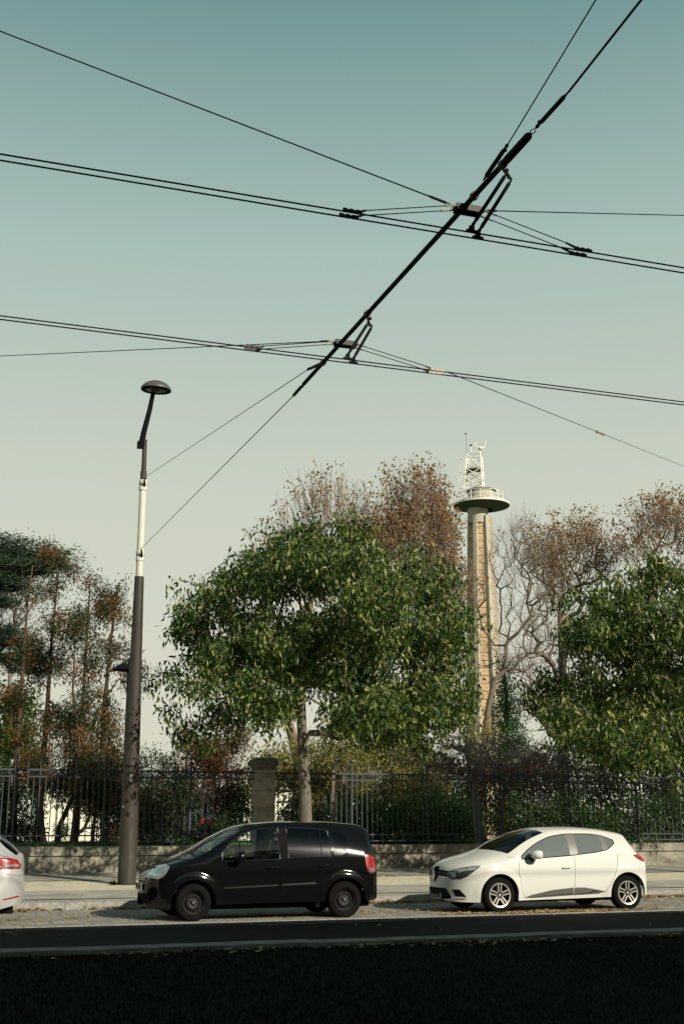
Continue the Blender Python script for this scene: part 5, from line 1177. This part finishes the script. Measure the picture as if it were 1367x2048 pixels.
cyp('ragged brown conifer, second from the lamp post, bushy top and long bare trunk', 40.5, [(150, 1690), (158, 1560), (165, 1430), (172, 1300), (180, 1180)], .12, [(187, 1150, 24, 14), (180, 1180, 34, 26), (205, 1210, 30, 20), (160, 1240, 40, 28), (190, 1270, 30, 24), (185, 1340, 40, 28), (160, 1400, 30, 25), (150, 1460, 50, 30), (180, 1500, 40, 30), (200, 1560, 30, 40)], 230, 52)
cyp('ragged brown conifer with a pair of close trunks, third from the lamp post', 42, [(78, 1690), (84, 1560), (96, 1400), (105, 1260), (118, 1140)], .13, [(98, 1105, 16, 12), (130, 1130, 30, 22), (110, 1180, 38, 22), (100, 1240, 44, 24), (75, 1290, 34, 24), (110, 1310, 30, 24), (88, 1330, 40, 22), (110, 1440, 40, 30), (130, 1520, 40, 35)], 240, 53)
cyp('leaning slender brown conifer crossing in front of the pale hall', 39.5, [(114, 1690), (120, 1650), (148, 1590), (160, 1500), (146, 1380), (150, 1270)], .085, [(150, 1250, 30, 24), (140, 1330, 34, 22), (160, 1400, 24, 22), (140, 1470, 30, 24), (165, 1540, 34, 30), (185, 1580, 26, 26)], 150, 54)
cyp('thin dark conifer trunk near the left edge, sparse brown tufts', 41, [(28, 1690), (34, 1520), (44, 1360), (56, 1200), (66, 1130)], .12, [(60, 1180, 26, 30), (40, 1300, 30, 28), (30, 1400, 36, 26), (55, 1470, 30, 30)], 100, 55)
cyp('crooked reddish trunked conifer beside the pale hall, low in the picture', 39, [(92, 1690), (84, 1650), (82, 1600), (96, 1540), (100, 1470)], .1, [(100, 1470, 30, 30), (75, 1520, 34, 30), (125, 1560, 24, 24)], 90, 56)
cyp('low brown green conifer boughs spilling over the fence beside the lamp post', 38, [(186, 1690), (190, 1630), (200, 1560)], .07, [(190, 1560, 50, 40), (225, 1610, 40, 50), (170, 1600, 30, 30), (285, 1600, 16, 40), (228, 1500, 40, 36), (285, 1335, 10, 10)], 200, 57)
cyp('orange red conifer between the lamp post and the stone pier, darker inside', 42, [(432, 1690), (430, 1600), (428, 1520), (436, 1440)], .1, [(440, 1430, 36, 24), (470, 1470, 34, 20), (400, 1490, 44, 28), (440, 1510, 50, 34), (375, 1530, 30, 26), (470, 1560, 40, 40), (410, 1570, 60, 44), (440, 1640, 60, 40)], 430, 58, m='leaf_rust')
Y = 46
LT = dict(m='leaf_cedar', n=34, spread=.3, ln=.16, wd=.035, droop=0., flat=.6, aniso=(1.3, 1.2, .25))
tree('cedar_tree', 'dark bluish cedar with flat layered boughs at the left edge', 'tree', None, g(-40, Y, parkz(Y)), [W(-40, 1400, Y), W(-30, 1180, Y), W(-25, 1095, Y)], .4,
     [blob(*b, Y, dr) for b, dr in (((10, 1092, 60, 8), 2.), ((70, 1112, 80, 9), 2.), ((40, 1138, 70, 10), 2.), ((10, 1168, 50, 12), 1.6), ((95, 1128, 50, 7), 1.), ((0, 1262, 38, 8), 1.5), ((20, 1285, 40, 9), 1.5), ((30, 1318, 54, 9), 1.4), ((60, 1340, 40, 6), 1.), ((0, 1205, 30, 10), 1.2), ((-30, 1150, 60, 60), 2.))], 900, 'bark_dark', LT, 61, step=.5, r_tip=.008, shell=.9, bias=.1, lift=.02)
Y = 50
bare('sparse grey twiggy tree behind the cedar near the left edge', Y, g(20, Y, parkz(Y)), [W(20, 1400, Y), W(22, 1270, Y)], [blob(30, 1210, 36, 30, Y), blob(60, 1190, 30, 30, Y), blob(30, 1260, 60, 40, Y)], 150, 62, .12, bark='twig_grey', group='sparse trees behind the cedar', ln=.7)
Y = 46
tree('leafy_tree', 'bright yellow green leafy tree low at the left edge, under the cedar', 'tree', None, g(10, Y, parkz(Y)), [W(12, 1560, Y), W(15, 1480, Y)], .12, [blob(20, 1440, 50, 70, Y), blob(10, 1500, 50, 50, Y), blob(50, 1400, 26, 40, Y), blob(60, 1500, 26, 36, Y)], 260, 'bark_brown', dict(m='leaf_bright', n=14, spread=.22, ln=.14, wd=.1, droop=.3), 63, step=.5)
Y = 75
tree('conifer_tree', 'dark green pointed conifer right beside the tower foot', 'tree', None, g(1012, Y, -.6), [W(1012, 1400, Y), W(1006, 1330, Y)], .2, [blob(1006, 1340, 9, 26, Y), blob(1010, 1385, 17, 30, Y), blob(1014, 1430, 24, 32, Y), blob(1020, 1480, 32, 36, Y), blob(1022, 1530, 36, 40, Y)], 420, 'bark_dark', dict(m='leaf_conifer', n=22, spread=.28, ln=.2, wd=.07, droop=-.3), 64, step=.6, shell=.4)
Y = 55
tree('dark_tree', 'tall dark trunked tree behind the right green tree', 'tree', None, g(1122, Y, parkz(Y)), [W(1122, 1480, Y), W(1124, 1380, Y), W(1128, 1280, Y)], .24, [blob(1140, 1330, 30, 60, Y), blob(1160, 1420, 60, 60, Y), blob(1180, 1300, 50, 60, Y)], 160, 'bark_dark', dict(m='leaf_dark', n=16, spread=.35, ln=.2, wd=.09, droop=.5), 65, step=.6)
Y = 44
tree('dark_tree', 'thick brown trunk seen under the right green tree near the right edge', 'tree', None, g(1345, Y, parkz(Y)), [W(1340, 1560, Y), W(1335, 1450, Y), W(1340, 1380, Y)], .34, [blob(1360, 1380, 70, 60, Y), blob(1300, 1420, 50, 50, Y), blob(1400, 1440, 60, 70, Y)], 260, 'bark_brown', dict(m='leaf_dark', n=16, spread=.3, ln=.18, wd=.08, droop=.5), 66, step=.5)
# shrubs: everything leafy between the fence and the far trees
def shrub(label, Y, bs, nt, m, seed, n=18, ln=.12, wd=.06, spread=.18, droop=.5, group='shrubs behind the fence', name='shrub', hang=.05, dr=None):
    cx = sum(b[0] for b in bs)/len(bs); base = g(cx, Y, parkz(Y)-.1)
    return tree(name, label, 'shrub', group, base, [(base[0], Y, base[2]+.5)], .05, [blob(*b, Y, dr) for b in bs], nt, 'bark_dark', dict(m=m, n=n, spread=spread, ln=ln, wd=wd, droop=droop, hang=hang), seed, step=.4, r_tip=.005, shell=.4)
shrub('blue green bushy shrub between the lamp post and the orange conifer', 50, [(300, 1540, 50, 50), (280, 1600, 60, 70), (340, 1560, 40, 50), (250, 1560, 40, 60)], 300, 'leaf_bluegreen', 71, ln=.14, wd=.05)
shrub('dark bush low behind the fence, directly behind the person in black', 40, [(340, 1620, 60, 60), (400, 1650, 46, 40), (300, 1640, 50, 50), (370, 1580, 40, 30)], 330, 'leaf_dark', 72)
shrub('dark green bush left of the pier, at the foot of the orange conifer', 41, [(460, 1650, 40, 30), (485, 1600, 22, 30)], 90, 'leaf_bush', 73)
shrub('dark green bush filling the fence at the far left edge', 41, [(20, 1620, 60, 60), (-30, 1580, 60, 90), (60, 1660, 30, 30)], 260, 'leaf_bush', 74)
shrub('brown green understorey bush left of the lamp post, over the pale hall', 44, [(120, 1560, 60, 20), (200, 1540, 50, 50), (60, 1560, 40, 40), (225, 1640, 26, 60), (180, 1470, 50, 40)], 330, 'leaf_cypress', 75, wd=.045, ln=.18, droop=.9)
shrub('yellow green drooping shrub rising right of the pier and over the fence', 40, [(560, 1530, 60, 40), (620, 1520, 50, 45), (680, 1540, 60, 50), (530, 1560, 40, 30), (640, 1580, 50, 26)], 520, 'leaf_olive', 76, ln=.15, wd=.05, droop=1., n=20)
shrub('olive green drooping shrub with reddish tips, middle of the fence, under the green tree', 40.5, [(750, 1540, 70, 50), (820, 1550, 60, 55), (700, 1570, 50, 40), (790, 1500, 60, 30), (860, 1600, 40, 60), (780, 1600, 60, 40)], 640, 'leaf_olive', 77, ln=.15, wd=.05, droop=1., n=20)
shrub('low bright green hedge behind the fence, left half, right of the black car', 38.3, [(710, 1630, 50, 40), (760, 1650, 60, 40), (700, 1670, 60, 25)], 380, 'leaf_hedge', 78, ln=.09, wd=.07, n=22)
shrub('low bright green hedge behind the fence, right half, left of the umbrella tree', 38, [(840, 1630, 50, 44), (890, 1640, 50, 46), (820, 1660, 60, 26), (930, 1650, 30, 36)], 420, 'leaf_hedge', 79, ln=.09, wd=.07, n=22)
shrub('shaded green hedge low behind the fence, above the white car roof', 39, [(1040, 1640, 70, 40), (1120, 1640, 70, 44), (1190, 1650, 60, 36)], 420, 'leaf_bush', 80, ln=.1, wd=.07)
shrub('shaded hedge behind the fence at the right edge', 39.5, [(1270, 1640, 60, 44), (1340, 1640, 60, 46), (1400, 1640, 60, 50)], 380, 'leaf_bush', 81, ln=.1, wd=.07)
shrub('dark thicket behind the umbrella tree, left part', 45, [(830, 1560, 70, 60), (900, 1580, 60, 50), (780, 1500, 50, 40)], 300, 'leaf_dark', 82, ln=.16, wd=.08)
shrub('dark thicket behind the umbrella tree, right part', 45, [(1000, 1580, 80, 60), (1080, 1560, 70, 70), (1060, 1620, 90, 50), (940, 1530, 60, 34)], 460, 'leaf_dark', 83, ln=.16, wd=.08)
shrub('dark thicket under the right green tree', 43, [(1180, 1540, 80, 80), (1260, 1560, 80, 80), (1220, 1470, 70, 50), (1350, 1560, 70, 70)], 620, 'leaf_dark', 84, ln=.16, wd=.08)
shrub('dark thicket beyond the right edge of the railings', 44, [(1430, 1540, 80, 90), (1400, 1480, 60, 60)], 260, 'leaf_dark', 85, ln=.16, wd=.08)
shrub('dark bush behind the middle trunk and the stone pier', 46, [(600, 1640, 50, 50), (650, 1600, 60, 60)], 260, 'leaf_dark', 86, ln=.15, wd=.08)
shrub('round topped shrub on the far lawn in front of the pale hall', 60, [(124, 1662, 12, 9)], 30, 'leaf_bush', 87)
shrub('dark green far bush low between lamp post and conifer', 58, [(360, 1600, 70, 46), (300, 1640, 80, 40)], 200, 'leaf_bluegreen', 88, ln=.18, wd=.09, spread=.3)
# ------------------------------------------------------------------ sky, sun, camera

sd = Vector((.42*math.cos(EL), -.908*math.cos(EL), math.sin(EL))).normalized()   # towards the sun
sl = bpy.data.lights.new('sun', 'SUN'); sl.energy = 4.6; sl.angle = R(.53); sl.color = (1, .92, .78)
so = bpy.data.objects.new('sun', sl); C.objects.link(so); so.rotation_euler = sd.to_track_quat('Z', 'Y').to_euler(); so.location = sd*60
w = bpy.data.worlds.new('World'); SC.world = w; w.use_nodes = True; nt = w.node_tree; nt.nodes.clear(); L = nt.links.new
out = N(nt, 'ShaderNodeOutputWorld'); bg = N(nt, 'ShaderNodeBackground'); L(bg.outputs[0], out.inputs[0])
sk = N(nt, 'ShaderNodeTexSky', sky_type='NISHITA'); sk.sun_disc = False; sk.sun_elevation = EL; sk.sun_rotation = math.atan2(sd.x, sd.y); sk.dust_density = 2.; sk.ozone_density = 1.; sk.air_density = 1.
tc = N(nt, 'ShaderNodeTexCoord'); sx = N(nt, 'ShaderNodeSeparateXYZ'); L(tc.outputs['Generated'], sx.inputs[0])
def lin(c): return tuple(((v/255)/12.92 if v/255 <= .04045 else ((v/255+.055)/1.055)**2.4) for v in c)
K = SKYK = 8.5
rp = ramp(nt, [(0, lin((217, 215, 194))), (.12, lin((215, 214, 195))), (.255, lin((206, 211, 192))), (.44, lin((171, 193, 183))), (.6, lin((114, 151, 151))), (.72, lin((70, 104, 112))), (1., lin((30, 52, 60)))]); L(sx.outputs[2], rp.inputs[0])
ml = N(nt, 'ShaderNodeMix', data_type='RGBA', blend_type='MULTIPLY'); ml.inputs['Factor'].default_value = 1; ml.clamp_result = False; L(rp.outputs[0], ml.inputs['A']); ml.inputs['B'].default_value = (K, K, K, 1)
mx = N(nt, 'ShaderNodeMix', data_type='RGBA'); mx.inputs['Factor'].default_value = .92; L(sk.outputs[0], mx.inputs['A']); L(ml.outputs['Result'], mx.inputs['B'])
L(mx.outputs['Result'], bg.inputs[0]); bg.inputs[1].default_value = .1
cam = bpy.data.cameras.new('camera'); co = bpy.data.objects.new('camera', cam); C.objects.link(co); SC.camera = co
cam.sensor_fit = 'VERTICAL'; cam.sensor_height = 36; cam.lens = F/2048*36; cam.clip_end = 6000; cam.clip_start = .1
co.location = (0, 0, H); co.rotation_euler = (PI/2+PITCH, 0, -YAW)
SC.view_settings.view_transform = 'Standard'; SC.view_settings.look = 'None'; SC.view_settings.gamma = 1; SC.view_settings.exposure = .25
SC.render.engine = 'CYCLES'; SC.render.resolution_x = 683; SC.render.resolution_y = 1024
SC.cycles.max_bounces = 6; SC.cycles.transparent_max_bounces = 12
